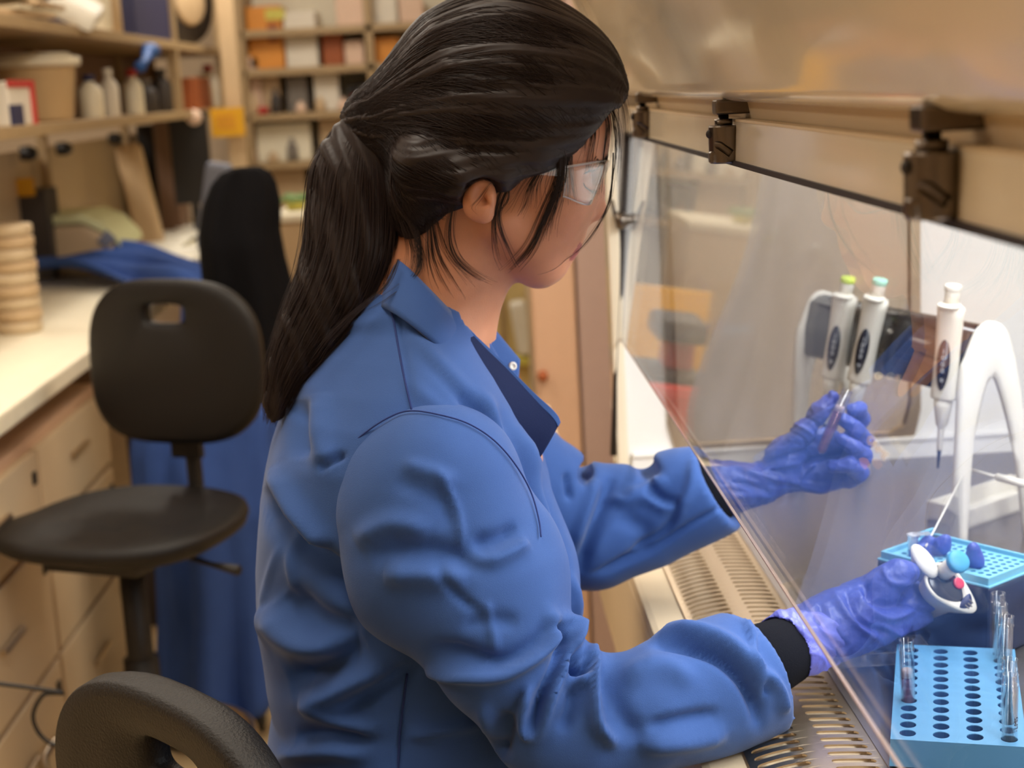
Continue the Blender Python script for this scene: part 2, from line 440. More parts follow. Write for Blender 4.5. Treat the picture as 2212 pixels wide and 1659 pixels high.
# far end wall with a rounded side window, built as a plate with a hole
def end_wall(name, y, win, X0=0.212, X1=0.94, Z0=0.90, Z1=1.60, th=0.03):
    (wx0, wx1, wz0, wz1) = win; N = 48; b = MB(); bm = b.bm
    cx_, cz_ = (wx0 + wx1) / 2, (wz0 + wz1) / 2
    def outer(k):
        s = k / N * 4; side = int(s) % 4; f = s - int(s)
        return [(X1, Z0 + (Z1 - Z0) * f), (X1 - (X1 - X0) * f, Z1), (X0, Z1 - (Z1 - Z0) * f), (X0 + (X1 - X0) * f, Z0)][side]
    def inner(k, inset=0.0):
        s = k / N * 4; side = int(s) % 4; f = s - int(s)
        hx, hz = (wx1 - wx0) / 2 - inset, (wz1 - wz0) / 2 - inset; r = 0.03
        x, z = [(hx, -hz + 2 * hz * f), (hx - 2 * hx * f, hz), (-hx, hz - 2 * hz * f), (-hx + 2 * hx * f, -hz)][side]
        # round the corners
        ax, az = abs(x), abs(z)
        if ax > hx - r and az > hz - r:
            dx, dz = ax - (hx - r), az - (hz - r); d = math.hypot(dx, dz) or 1
            m_ = max(dx, dz); ax, az = hx - r + dx / d * m_, hz - r + dz / d * m_
        return (cx_ + math.copysign(ax, x), cz_ + math.copysign(az, z))
    def ringv(f_, y_): return [bm.verts.new((f_(k)[0], y_, f_(k)[1])) for k in range(N)]
    R = [ringv(outer, y + th), ringv(outer, y), ringv(inner, y), ringv(inner, y + th)]
    R.append(R[0])
    for A, B in zip(R, R[1:]):
        for k in range(N): bm.faces.new((A[k], A[(k + 1) % N], B[(k + 1) % N], B[k]))
    o = b.build(name, M['cab_white'])
    # frame and pane
    f = MB(); bm = f.bm
    R = [[bm.verts.new((inner(k, i)[0], y_, inner(k, i)[1])) for k in range(N)] for i, y_ in ((-0.002, y - 0.001), (-0.002, y - 0.006), (0.012, y - 0.006), (0.014, y + 0.002))]
    for A, B in zip(R, R[1:]):
        for k in range(N): bm.faces.new((A[k], A[(k + 1) % N], B[(k + 1) % N], B[k]))
    fo = f.build('window_frame', M['steel'])
    p = MB(); vs = [p.bm.verts.new((inner(k, 0.0)[0], y + 0.004, inner(k, 0.0)[1])) for k in range(N)]; p.bm.faces.new(vs)
    r = bmesh.ops.extrude_face_region(p.bm, geom=p.bm.faces[:]); bmesh.ops.translate(p.bm, vec=(0, 0.004, 0), verts=[v for v in r['geom'] if isinstance(v, bmesh.types.BMVert)])
    po = p.build('window_pane', M['window_glass'])
    return o, fo, po
wa, wb = at(1447, 968, YF), at(1984, 958, YF)
for o in end_wall('end_wall', YF, (wa[0], wb[0], (wa[2] + wb[2]) / 2 - 0.0, 1.47)): local(o, cab)
b = MB(); b.box((0.58, YF - 0.006, 0.928), (0.72, 0.012, 0.006), bevel=0.002); b.box((0.58, YF - 0.004, 0.912), (0.72, 0.008, 0.026)); local(b.build('coving', M['cab_white']), cab)
b = MB(); b.box((0.60, YN - 0.03, 1.25), (0.74, 0.03, 0.70)); local(b.build('near_end_wall', M['cab_white']), cab)
b = MB(); b.box((0.945, ym, 1.25), (0.02, YF - YN, 0.70)); local(b.build('rear_wall', M['cab_white']), cab)
b = MB(); b.box((0.60, ym, 1.60), (0.72, YF - YN, 0.02)); local(b.build('chamber_ceiling', M['cab_white']), cab)
b = MB()
b.tube([(0.60, 0.42, 1.575), (0.60, 1.88, 1.575)], 0.013, seg=16); local(b.build('light_tube', emit_mat('lit_tube', (0.90, 0.95, 1.0), 5.0)), cab)
# far front pillar
b = MB()
b.box((0.2065, YF + 0.02, 1.165), (0.017, 0.06, 0.55), bevel=0.004); b.box((0.56, YF + 0.06, 1.25), (0.76, 0.03, 0.72), bevel=0.004) if False else None
local(b.build('front_pillar', M['white_enamel']), cab)
b = MB(); b.tube([at(1312, 440, 2.24), at(1334, 1010, 2.24)], 0.0055, seg=8); local(b.build('side_seal', M['gasket']), cab)
b = MB(); c_ = at(1341, 478, YF - 0.02)
b.lathe([(0.0, 0.0), (0.010, 0.001), (0.013, 0.006), (0.012, 0.012), (0.007, 0.018), (0.006, 0.026)], c=(c_[0] - 0.008, c_[1], c_[2]), axis=(1, 0, 0.1), seg=20)
b.tube([(c_[0] - 0.005, c_[1], c_[2]), (c_[0] - 0.012, c_[1], c_[2] + 0.03)], 0.003, seg=8)
local(b.build('latch_knob', M['steel_dark']), cab)
# panel directly above the glass, hood rail, enamel fascia
b = MB()
b.loft([[(gx(GZ1) - 0.003, y, GZ1), (gx(GZ1) - 0.001, y, 1.4185), (gx(GZ1) + 0.02, y, 1.4185), (gx(GZ1) + 0.02, y, GZ1)] for y in (YN, YF)], smooth=False)
local(b.build('sash_header', M['white_enamel']), cab)
b = MB()
b.loft([[(0.246, y, 1.4185), (0.242, y, 1.437), (0.27, y, 1.437), (0.27, y, 1.4185)] for y in (YN, YF)], smooth=False)
b.box((0.2385, ym, 1.4195), (0.012, YF - YN, 0.002))
local(b.build('hinge_rail', M['beige']), cab)
def fascia():
    prof = [(0.250, 1.438), (0.2330, 1.4372), (0.2262, 1.4390), (0.2215, 1.4425), (0.2185, 1.4475), (0.2165, 1.4530), (0.2130, 1.461)]
    tx, tz = -0.400, 1.0
    x, z = prof[-1]
    for k in range(1, 13): prof.append((x + tx * 0.048 * k, z + 0.048 * k))
    rows = []
    ys = np.linspace(0.10, YF + 0.09, 60)
    for y in ys:
        row = []
        for i, (px_, pz_) in enumerate(prof):
            wv = 0.0
            if i > 2: wv = 0.0022 * math.sin(y * 5.3 + pz_ * 9) + 0.0012 * math.sin(y * 13.0 - pz_ * 21) + 0.0008 * math.sin(y * 23 + pz_ * 31)
            k = 0.25 if i < 6 else 1.0
            row.append((px_ + wv * k, y, pz_ + wv * 0.3 * k))
        rows.append(row)
    V = [p for r in rows for p in r]; n = len(prof); F = []
    for j in range(len(ys) - 1):
        for i in range(n - 1): F.append((j * n + i, j * n + i + 1, (j + 1) * n + i + 1, (j + 1) * n + i))
    o = mesh_obj('fascia', V, F, M['white_enamel'])
    s = o.modifiers.new('solid', 'SOLIDIFY'); s.thickness = 0.002; s.offset = 1
    return o
local(fascia(), cab)
b = MB(); b.box((0.52, (0.10 + YF + 0.09) / 2, 1.84), (0.86, YF - 0.02, 0.40)); 
local(b.build('fan_housing', M['white_enamel']), cab)
# scratch / chip on the fascia
c_ = at(1818, 140, 1.0)
def on_fascia(px, py):
    # intersect the ray with the leaning plane through (0.213,1.461) with slope -0.4
    d = ray(px, py); nrm = np.array([1.0, 0, 0.4]); P0 = np.array([0.213, 0, 1.461])
    t = (nrm @ (P0 - CAM)) / (nrm @ d); return CAM + d * t
b = MB()
for (sx, sy, ex, ey, wd) in ((1804, 150, 1820, 138, 2.2), (1812, 146, 1832, 130, 1.6), (1803, 147, 1812, 142, 1.4), (1822, 141, 1834, 132, 1.0)):
    P, Q = on_fascia(sx, sy), on_fascia(ex, ey); off = np.array([-0.0018, 0, -0.0007]); dd = np.array([0, 0, wd * P[1] / FPX])
    vs = [b.bm.verts.new(Vector(v)) for v in (P + off - dd, Q + off, P + off + dd)]; b.bm.faces.new(vs)
local(b.build('paint_chip', M['paper']), cab)
# hinge clamps
def boolean(o, cutter):
    md = o.modifiers.new('cut', 'BOOLEAN'); md.operation = 'DIFFERENCE'; md.object = cutter; md.solver = 'EXACT'
    dg = bpy.context.evaluated_depsgraph_get(); dg.update()
    me = bpy.data.meshes.new_from_object(o.evaluated_get(dg)); o.modifiers.clear(); o.data = me
    bpy.data.objects.remove(cutter); return o
def clamp():
    root = empty('hinge_clamp'); root.parent = cab
    b = MB(); b.lathe([(0.0118, 0), (0.0131, 0.0012), (0.0131, 0.0305), (0.0122, 0.0318)], c=(0, 0, -0.0335), seg=48)
    b.box((-0.0085, -0.004, -0.028), (0.011, 0.012, 0.0105), bevel=0.003, seg=3)
    body = b.build('body', M['steel_dark'], None)
    b = MB(); dirv = Vector((0.82, 0.0, -0.57))
    b.tube([Vector((-0.012, -0.012, -0.0165)), Vector((-0.008, -0.012, -0.0165)) + dirv * 0.003, Vector((-0.006, -0.012, -0.0185)) + dirv * 0.012], [0.0036] * 3, seg=20)
    cut = b.build('cutter'); boolean(body, cut); body.data.polygons.foreach_set('use_smooth', [False] * len(body.data.polygons)); bpy.data.objects.remove
    body.parent = root
    b = MB(); b.lathe([(0.0075, -0.0018), (0.0078, 0.0035), (0.0045, 0.0036), (0.0045, 0.0075)], seg=24); b.build('collar', M['steel_dark'], root)
    b = MB(); b.box((0.010, 0, 0.0135), (0.036, 0.022, 0.0125), bevel=0.0028, seg=3); b.build('bracket', M['steel_dark'], root)
    b = MB(); b.ball((-0.013, -0.003, -0.0085), 0.0036, seg=12, scale=(0.8, 1, 1)); b.build('screw', M['gasket'], root)
    return root
c0 = clamp(); cl_at = [(2013, 318, 0.222), (1563, 266, 0.224), (1388, 236, 0.226)]
for i, (px, py, X) in enumerate(cl_at):
    c = c0 if i == 0 else None
    if c is None:
        c = c0.copy(); COL.objects.link(c); c.parent = c0.parent
        for ch in list(c0.children): d = ch.copy(); COL.objects.link(d); d.parent = c
    p = onx(px, py, X); c.location = Vector(p) - cab.location
# etched print on the sash
def on_sash(px, py):
    d = ray(px, py); k = (GX1 - GX0) / (GZ1 - GZ0); nrm = np.array([1.0, 0, -k]); P0 = np.array([GX0 - 0.0006, 0, GZ0])
    t = (nrm @ (P0 - CAM)) / (nrm @ d); return CAM + d * t
def sash_text(s, px, py, dx, dy, ux, uy, size=1.0):
    P = on_sash(px, py); bx = on_sash(px + dx, py + dy) - P; by = on_sash(px + ux, py + uy) - P
    m_ = Matrix.Identity(4)
    nz = Vector(np.cross(bx, by)).normalized()
    for i in range(3): m_[i][0] = bx[i]; m_[i][1] = by[i]; m_[i][2] = nz[i]; m_[i][3] = P[i]
    return text_mesh(s, 'etched_print', size, M['etch'], None, m_, thick=0.00001)
e = sash_text('ONME', 1894, 968, 14, 16, 13, -21); local(e, cab)
e = sash_text('0', 1937, 817, 12, 6, 6, -14); local(e, cab)
# ------------------------------------------------------------------ things on the work surface
ZW = 0.90
# blue tube rack with 4 rows of round holes; measured from its four top corners
RT = ZW + 0.026
q = [onz(1944, 1596, RT), onz(2209, 1615, RT), onz(2174, 1423, RT), onz(1947, 1415, RT)]
ctr = sum(q) / 4; ux_ = ((q[1] - q[0]) + (q[2] - q[3])) / 2; uy_ = ((q[3] - q[0]) + (q[2] - q[1])) / 2
RW_, RL_ = float(np.linalg.norm(ux_)), float(np.linalg.norm(uy_))
ang = math.atan2(ux_[1], ux_[0])
print('RACK size', RW_, RL_, 'angle', math.degrees(ang), 'ctr', ctr)
RW_ = 0.105
rack = tag(empty('tube_rack', (ctr[0], ctr[1], ZW), ang), 'sky blue plastic tube rack with four lines of round holes on the steel surface', 'tube rack')
def hole_plate(b, nx, ny, px_, py_, r, z, depth, m_top, m_hole, W, L, N=16, x0=None, y0=None):
    """top face with a grid of round wells; margins filled by the outermost cells"""
    bm = b.bm
    for i in range(nx):
        for j in range(ny):
            cx_ = (i - (nx - 1) / 2) * px_; cy_ = (j - (ny - 1) / 2) * py_
            xa = -W / 2 if i == 0 else cx_ - px_ / 2; xb = W / 2 if i == nx - 1 else cx_ + px_ / 2
            ya = -L / 2 if j == 0 else cy_ - py_ / 2; yb = L / 2 if j == ny - 1 else cy_ + py_ / 2
            out = []; hol = []
            for k in range(N):
                a = 2 * PI * k / N + PI / 4 - 2 * PI / N * 0; c, s = math.cos(a), math.sin(a)
                t = min(((xb - cx_) if c > 0 else (xa - cx_)) / c if abs(c) > 1e-9 else 9, ((yb - cy_) if s > 0 else (ya - cy_)) / s if abs(s) > 1e-9 else 9)
                out.append([cx_ + c * t, cy_ + s * t]); hol.append((cx_ + c * r, cy_ + s * r))
            for (X, Y) in ((xa, ya), (xa, yb), (xb, ya), (xb, yb)):
                k = min(range(N), key=lambda k: (out[k][0] - X) ** 2 + (out[k][1] - Y) ** 2); out[k] = [X, Y]
            A = [bm.verts.new((x, y, z)) for x, y in out]; B = [bm.verts.new((x, y, z)) for x, y in hol]
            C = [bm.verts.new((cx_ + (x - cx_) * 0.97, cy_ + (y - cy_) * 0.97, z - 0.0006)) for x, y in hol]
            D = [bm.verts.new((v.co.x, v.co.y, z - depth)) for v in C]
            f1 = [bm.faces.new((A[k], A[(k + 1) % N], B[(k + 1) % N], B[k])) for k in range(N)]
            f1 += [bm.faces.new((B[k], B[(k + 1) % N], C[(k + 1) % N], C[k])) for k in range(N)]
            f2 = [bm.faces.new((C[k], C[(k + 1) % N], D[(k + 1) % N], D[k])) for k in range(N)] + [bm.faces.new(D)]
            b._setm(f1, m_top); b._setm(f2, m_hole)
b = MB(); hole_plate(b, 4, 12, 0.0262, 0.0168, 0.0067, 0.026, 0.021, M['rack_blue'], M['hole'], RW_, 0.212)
bm = b.bm
Wd, Ld = RW_ / 2, 0.106
vb = [bm.verts.new(v) for v in ((-Wd, -Ld, 0.026), (Wd, -Ld, 0.026), (Wd, Ld, 0.026), (-Wd, Ld, 0.026), (-Wd - .001, -Ld - .001, 0.003), (Wd + .001, -Ld - .001, 0.003), (Wd + .001, Ld + .001, 0.003), (-Wd - .001, Ld + .001, 0.003))]
fs = [bm.faces.new((vb[i], vb[(i + 1) % 4], vb[4 + (i + 1) % 4], vb[4 + i])) for i in range(4)] + [bm.faces.new(vb[4:])]
b._setm(fs, M['rack_blue'])
rb = b.build('body', None, rack); rb.location.y = 0.106 - RL_ / 2
for sx in (-1, 1):
    for sy in (-1, 1):
        b = MB(); b.box((sx * 0.04, sy * 0.09 + 0.106 - RL_ / 2, 0.0015), (0.012, 0.012, 0.003)); b.build('foot', M['navy'], rack)
def rack_pt(i, j, z=0.0):
    m_ = Matrix.Translation(rack.location) @ Matrix.Rotation(ang, 4, 'Z')
    return m_ @ Vector(((i - 1.5) * 0.0262, (j - 5.5) * 0.0168 + 0.106 - RL_ / 2, z))
# tubes
def tube_shell(b, L, r, th=0.0009, m=None):
    prof = []
    for k in range(7): a = PI / 2 * k / 6; prof.append((r * math.sin(a), r - r * math.cos(a)))
    prof += [(r, L - 0.009), (r + 0.0006, L - 0.0088), (r + 0.0006, L - 0.0078), (r, L - 0.0076), (r, L - 0.001), (r + 0.0003, L)]
    prof += [(r - th, L), (r - th, r)]
    for k in range(6, -1, -1): a = PI / 2 * k / 6; prof.append(((r - th) * math.sin(a), r - (r - th) * math.cos(a)))
    b.lathe(prof, seg=32, caps=False)
def make_tube(liquid=None, foam=0.0, ink=None):
    t = empty('test_tube')
    b = MB(); tube_shell(b, 0.075, 0.0061); b.build('tube_wall', M['clear'], t)
    if liquid:
        b = MB(); r = 0.0051; prof = [(r * math.sin(PI / 2 * k / 6), 0.001 + r - r * math.cos(PI / 2 * k / 6)) for k in range(7)] + [(r, liquid)]
        b.lathe(prof, seg=24); b.build('liquid', M['pink_liquid'], t)
    if foam:
        b = MB(); b.lathe([(0.0051, liquid + 0.0002), (0.0051, liquid + foam), (0.0035, liquid + foam + 0.0012)], seg=24)
        b.build('froth', M['foam'], t)
    if ink:
        m_ = Matrix.Rotation(PI / 2, 4, 'X'); m_ = Matrix.Translation((0.0, -0.0064, 0.036)) @ Matrix.Rotation(-PI / 2, 4, 'Y') @ m_
        tm = text_mesh(ink, 'handwriting', 0.006, M['ink'], t, m_, 0.00003)
    return t
GT = 'test tubes in the blue rack'
def place(o, P, tilt=(0, 0), rz=0.0):
    o.location = P; o.rotation_euler = (tilt[0], tilt[1], rz); return o
zb = ZW + 0.0055
t = make_tube(0.042, 0.006); place(t, rack_pt(0, 4, zb - ZW) , (0.0, -0.03)); tag(t, 'test tube with pink liquid and froth standing alone by the rack\'s edge', 'test tube', GT)
t = make_tube(ink='LMS'); place(t, rack_pt(3, 0, zb - ZW), (0, 0.012), 0.5); tag(t, 'empty clear test tube with handwriting, nearest the camera in the blue rack', 'test tube', GT)
t = make_tube(); place(t, rack_pt(3, 2, zb - ZW), (0.0, 0.02)); tag(t, 'empty clear test tube just behind the one with handwriting', 'test tube', GT)
t = make_tube(ink='US'); place(t, rack_pt(3, 7, zb - ZW + .006), (0.03, 0.02), 1.2); tag(t, 'empty clear test tube before the two hindmost ones in the rack', 'test tube', GT)
t = make_tube(ink='30S'); place(t, rack_pt(3, 10, zb - ZW), (0.02, -0.02), 0.1); tag(t, 'clear test tube with small black marks, second from the rack\'s far end', 'test tube', GT)
t = make_tube(); place(t, rack_pt(3, 11, zb - ZW + 0.004), (0.0, -0.03)); tag(t, 'empty clear test tube in the farthest hole of the blue rack', 'test tube', GT)

# tip box: navy base, pale cyan 96-well tray
TZ = ZW + 0.081
ql, qb, qf = onz(1906, 1192, TZ), onz(2033, 1152, TZ), onz(2117, 1246, TZ)
ex = _n((qf - ql) * [1, 1, 0]); ey = _n((qb - ql) * [1, 1, 0])
angb = math.atan2(ex[1], ex[0]); print('TIPBOX', np.linalg.norm(qf - ql), np.linalg.norm(qb - ql), math.degrees(angb), float(ex @ ey))
exn = np.array([math.cos(angb), math.sin(angb), 0]); eyn = np.array([-exn[1], exn[0], 0])
cbx = ql + exn * 0.0615 + eyn * 0.0415
box_ = tag(empty('tip_box', (cbx[0], cbx[1], ZW), angb), 'navy pipette tip box with a pale cyan 96 hole tray behind the holding hand', 'tip box')
b = MB(); b.box((0, 0, 0.037), (0.132, 0.091, 0.072), bevel=0.004, seg=3); b.box((-0.055, 0.035, 0.077), (0.018, 0.018, 0.008), bevel=0.002); b.build('base', M['navy'], box_)
b = MB(); hole_plate(b, 12, 8, 0.009, 0.009, 0.0030, 0.0775, 0.010, M['rack_cyan'], M['rack_blue'], 0.119, 0.079, N=12); b.build('tray', None, box_)
b = MB()
for (cx_, cy_, sx_, sy_) in ((0, 0.041, 0.126, 0.003), (0, -0.041, 0.126, 0.003), (0.0615, 0, 0.003, 0.082), (-0.0615, 0, 0.003, 0.082)):
    b.box((cx_, cy_, 0.0765), (sx_, sy_, 0.011), bevel=0.0006, seg=1)
b.box((0, 0, 0.0735), (0.131, 0.090, 0.002), bevel=0.0005, seg=1)
b.box((-0.0615, 0.030, 0.084), (0.003, 0.022, 0.008), bevel=0.0008, seg=1)
b.build('tray_rim', M['rack_cyan'], box_)
# microtube standing in the tray
P = onz(1972, 1192, TZ)
mt = tag(empty('microtube', (P[0], P[1], TZ - 0.004)), 'small milky white microtube standing in the cyan tray', 'microtube')
b = MB(); b.lathe([(0.0008, -0.006), (0.0042, 0.004), (0.0052, 0.005), (0.0054, 0.021), (0.0062, 0.0212), (0.0062, 0.0226), (0.0046, 0.0226), (0.0044, 0.006)], seg=20, caps=False); b.build('tube_wall', M['clear_milky'], mt)
b = MB(); b.box((0.011, 0.0, 0.0222), (0.012, 0.010, 0.0012), bevel=0.0004); b.box((0.0055, 0, 0.0218), (0.003, 0.003, 0.0006)); b.build('lid', M['clear_milky'], mt)

# clear culture slide with wells
cs0 = onz(1815, 1443, ZW + 0.002); cs1 = onz(1946, 1435, ZW + 0.002)
angs = math.atan2(cs1[1] - cs0[1], cs1[0] - cs0[0])
dish = tag(empty('well_plate', tuple(cs0), angs), 'clear plastic well plate with one pink well lying left of the blue rack', 'well plate')
b = MB(); b.box((0.042, 0.018, 0.001), (0.090, 0.040, 0.0012), bevel=0.0004)
for (cx_, cy_, sx_, sy_) in ((0.042, -0.002, 0.090, 0.001), (0.042, 0.038, 0.090, 0.001), (-0.003, 0.018, 0.001, 0.04), (0.087, 0.018, 0.001, 0.04), (0.026, -0.0025, 0.0012, 0.002), (0.065, -0.0025, 0.0012, 0.002)):
    b.box((cx_, cy_, 0.007), (sx_, sy_, 0.012))
b.build('tray', M['clear_plate'], dish)
b = MB(); b.tube([(-0.003, -0.002, 0.013), (0.087, -0.002, 0.013), (0.087, 0.038, 0.013), (-0.003, 0.038, 0.013)], 0.0007, seg=6, closed=True); b.tube([(-0.003, -0.0025, 0.0015), (0.087, -0.0025, 0.0015)], 0.0005, seg=6); b.build('rim', M['clear_milky'], dish)
for i in range(3):
    b = MB(); b.lathe([(0.0075, 0.0022), (0.0098, 0.003), (0.0098, 0.011), (0.0092, 0.011), (0.0092, 0.0034), (0.0070, 0.003)], c=(0.013 + i * 0.0245, 0.011, 0), seg=32, caps=False); b.build('well', M['clear_plate'], dish)
b = MB(); b.lathe([(0.0088, 0.0036), (0.0088, 0.0064)], c=(0.013 + 0.0245, 0.011, 0), seg=32); b.build('pink_medium', M['pink_liquid'], dish)
b = MB(); b.box((0.042, 0.018, 0.0142), (0.086, 0.037, 0.0012), bevel=0.0004)
for dx in (0.0,):
    b.tube([(0.014 + 0.005 * math.cos(a), -0.002 + 0.006 * dx, 0.016 + 0.0055 * math.sin(a)) for a in np.linspace(0, PI, 12)], 0.0006, seg=6)
b.build('lid', M['clear'], dish)

# pipette stand with hanging pipettes
bl, br = at(1766, 655, 2.02), at(2128, 690, 1.70)
sv = (br - bl) * [1, 1, 0]; SL = float(np.linalg.norm(sv)); sa = math.atan2(sv[1], sv[0])
print('STAND', SL, math.degrees(sa), bl, br)
mid = (bl + br) / 2
stand = tag(empty('pipette_stand', (mid[0], mid[1], ZW), sa), 'white arched pipette stand with a glossy black bar at the chamber end', 'pipette stand')
# local: x along the bar, y pointing away from the pipettes (to the back), z up
HZ = float((bl[2] + br[2]) / 2) - ZW + 0.006
def leg_mesh(x):
    outer = catmull([(-0.048, 0.0), (-0.042, 0.10), (-0.036, 0.20), (-0.026, HZ - 0.035), (-0.008, HZ - 0.004), (0.018, HZ - 0.002), (0.038, HZ - 0.035), (0.060, 0.12), (0.080, 0.0)], 6)
    inner = catmull([(0.060, 0.0), (0.042, 0.11), (0.018, HZ - 0.075), (0.006, HZ - 0.066), (-0.004, HZ - 0.085), (-0.018, 0.12), (-0.026, 0.0)], 6)
    m_ = min(len(outer), len(inner)); io = np.linspace(0, len(outer) - 1, 40); ii = np.linspace(len(inner) - 1, 0, 40)
    O = [outer[int(round(k))] for k in io]; I = [inner[int(round(k))] for k in ii]
    b = MB(); rings = []
    for o_, i_ in zip(O, I):
        c = (o_ + i_) / 2; e = 0.006
        rings.append([(x - e * 0.5, *o_), (x - e, *(o_ * .85 + i_ * .15)), (x - e, *(o_ * .15 + i_ * .85)), (x - e * .5, *i_), (x + e * .5, *i_), (x + e, *(o_ * .15 + i_ * .85)), (x + e, *(o_ * .85 + i_ * .15)), (x + e * .5, *o_)])
    b.loft(rings); return b
for s in (-1, 1): leg_mesh(s * SL / 2).build('leg', M['white_plastic'], stand)
b = MB()
C = [(-0.020, HZ - 0.085), (-0.026, HZ - 0.080), (-0.024, HZ - 0.045), (-0.014, HZ - 0.012), (0.0, HZ - 0.004), (0.006, HZ - 0.010), (0.002, HZ - 0.03)]
C2 = [(y + 0.006, z) for y, z in C[::-1]]
ringp = C + C2
b.loft([[(x, y, z) for y, z in ringp] for x in (-SL / 2, SL / 2)]); b.build('hanging_rail', M['black_gloss'], stand)
def make_pipette():
    """handle hangs along -z from its hook at the origin; front faces -y"""
    p = empty('pipette')
    def ell(zc, rx, ry, yc=0.0, n=20, p_=2.6):
        out = []
        for k in range(n):
            a = 2 * PI * k / n; c, s = math.cos(a), math.sin(a)
            out.append((rx * math.copysign(abs(c) ** (2 / p_), c), yc + ry * math.copysign(abs(s) ** (2 / p_), s), zc))
        return out
    b = MB(); b.loft([ell(0.0, 0.0120, 0.012, 0.0), ell(-0.002, 0.0150, 0.0145, 0), ell(-0.012, 0.0145, 0.0135), ell(-0.05, 0.0135, 0.0125), ell(-0.088, 0.0140, 0.0120), ell(-0.105, 0.0150, 0.0120), ell(-0.108, 0.0148, 0.0118), ell(-0.109, 0.012, 0.010)])
    # finger hook
    b.loft([ell(-0.001, 0.011, 0.010, -0.006), ell(0.003, 0.013, 0.014, -0.008), ell(0.0045, 0.012, 0.012, -0.008)])
    b.build('handle', M['white_plastic'], p)
    b = MB(); b.lathe([(0.0110, -0.1085), (0.0105, -0.118), (0.0068, -0.140), (0.0042, -0.144), (0.0040, -0.146), (0.0033, -0.170), (0.0026, -0.172)], seg=20); b.build('shaft', M['white_plastic'], p)
    b = MB(); b.lathe([(0.0026, -0.170), (0.0026, -0.173), (0.0019, -0.180), (0.0012, -0.194)], seg=14); b.build('nose_cone', M['navy'], p)
    b = MB(); b.lathe([(0.0085, 0.003), (0.0085, 0.022), (0.0070, 0.023)], seg=20); b.build('plunger', M['white_plastic'], p)
    b = MB(); b.lathe([(0.0088, 0.018), (0.0094, 0.019), (0.0094, 0.024), (0.0085, 0.0252)], seg=20); b.build('plunger_cap', M['white_plastic'], p)
    # display: an oval plate on the front
    b = MB(); N = 28; A = []; B_ = []
    for k in range(N):
        a = 2 * PI * k / N; x = 0.0072 * math.cos(a) * (1 + 0.12 * math.sin(a)); z = -0.066 + 0.030 * math.sin(a)
        A.append((x, -0.0128 - 0.0006, z)); B_.append((x * 1.03, -0.0105, z))
    b.loft([B_, A]); b.build('display', M['screen'], p)
    m_ = Matrix.Translation((0, -0.01375, -0.060)) @ Matrix.Rotation(PI / 2, 4, 'X')
    for k, ch in enumerate('1000'):
        mk = Matrix.Translation((0, -0.01375, -0.050 - 0.0075 * k)) @ Matrix.Rotation(PI / 2, 4, 'X'); 
        text_mesh(ch, 'digit', 0.008, M['white_ink'], p, mk, 0.00003)
    mk = Matrix.Translation((0, -0.01375, -0.086)) @ Matrix.Rotation(PI / 2, 4, 'X'); text_mesh('*', 'digit', 0.012, M['white_ink'], p, mk, 0.00003)
    return p
pp = make_pipette(); GP = 'pipettes hanging on the stand'
M['cap_lime'] = mat('lime_cap', srgb(206, 226, 96), 0.4); M['cap_mint'] = mat('mint_cap', srgb(150, 214, 196), 0.4)
ms = Matrix.Translation(stand.location) @ Matrix.Rotation(sa, 4, 'Z')
for i, (px, py, Y, tx, lab, cap) in enumerate(((1826, 640, 1.84, 0.20, 'white pipette with a lime green cap beside the stand\'s far leg', 'cap_lime'),
                                           (1893, 645, 1.815, 0.24, 'white pipette with a mint cap, middle one hanging on the stand', 'cap_mint'),
                                           (2055, 662, 1.735, 0.10, 'white pipette with a pale cap hanging alone beside the arched near leg', None))):
    o = pp if i == 0 else dup(pp)
    yl_ = np.array([-math.sin(sa), math.cos(sa), 0]); d_ = ray(px, py); t_ = (yl_ @ (np.array(stand.location) - yl_ * 0.042 - CAM)) / (yl_ @ d_); P = CAM + d_ * t_
    o.location = P; o.rotation_euler = Euler((0.06, tx, -0.62)); tag(o, lab, 'pipette', GP)
    if True:
        for ch in o.children:
            if ch.name.startswith('plunger_cap'):
                ch.data = ch.data.copy(); ch.data.materials[0] = M[cap] if cap else M['white_plastic']

# white tray and tall clear box at the chamber's near right
P0 = onz(2092, 1143, ZW); P1 = onz(2212, 1101, ZW); d1 = _n((P1 - P0) * [1, 1, 0]); a1 = math.atan2(d1[1], d1[0])
tb = tag(empty('plastic_tray', (P0[0], P0[1], ZW), a1), 'low cream plastic tray at the foot of the pipette stand', 'tray')
b = MB(); W_, L_, H_ = 0.17, 0.06, 0.024
for (cx_, cy_, sx_, sy_) in ((W_ / 2, 0.0015, W_, 0.003), (W_ / 2, L_, W_, 0.003), (0.0015, L_ / 2, 0.003, L_), (W_, L_ / 2, 0.003, L_)): b.box((cx_, cy_, H_ / 2), (sx_, sy_, H_), bevel=0.001)
b.box((W_ / 2, L_ / 2, 0.002), (W_, L_, 0.003)); b.box((-0.004, 0.004, H_ - 0.004), (0.010, 0.010, 0.003), bevel=0.001)
b.build('body', M['white_plastic'], tb)
ZT = ZW + 0.09
Pf, Pn, Pr = onz(2087, 1012, ZT), onz(2000, 1180, ZT), onz(2212, 1046, ZT)
cb = tag(empty('clear_box', (Pf[0], Pf[1], ZW)), 'tall clear acrylic box standing in front of the white tray', 'box')
b = MB()
for (p_, q_) in ((Pf, Pn), (Pf, Pr)):
    d_ = _n(q_ - p_); n_ = np.array([-d_[1], d_[0], 0]) * 0.0012; o_ = np.array(cb.location)
    b.loft([[p_ - o_ + n_, p_ - o_ - n_, p_ - o_ - n_ - [0, 0, .088], p_ - o_ + n_ - [0, 0, .088]], [q_ - o_ + n_, q_ - o_ - n_, q_ - o_ - n_ - [0, 0, .088], q_ - o_ + n_ - [0, 0, .088]]], smooth=False)
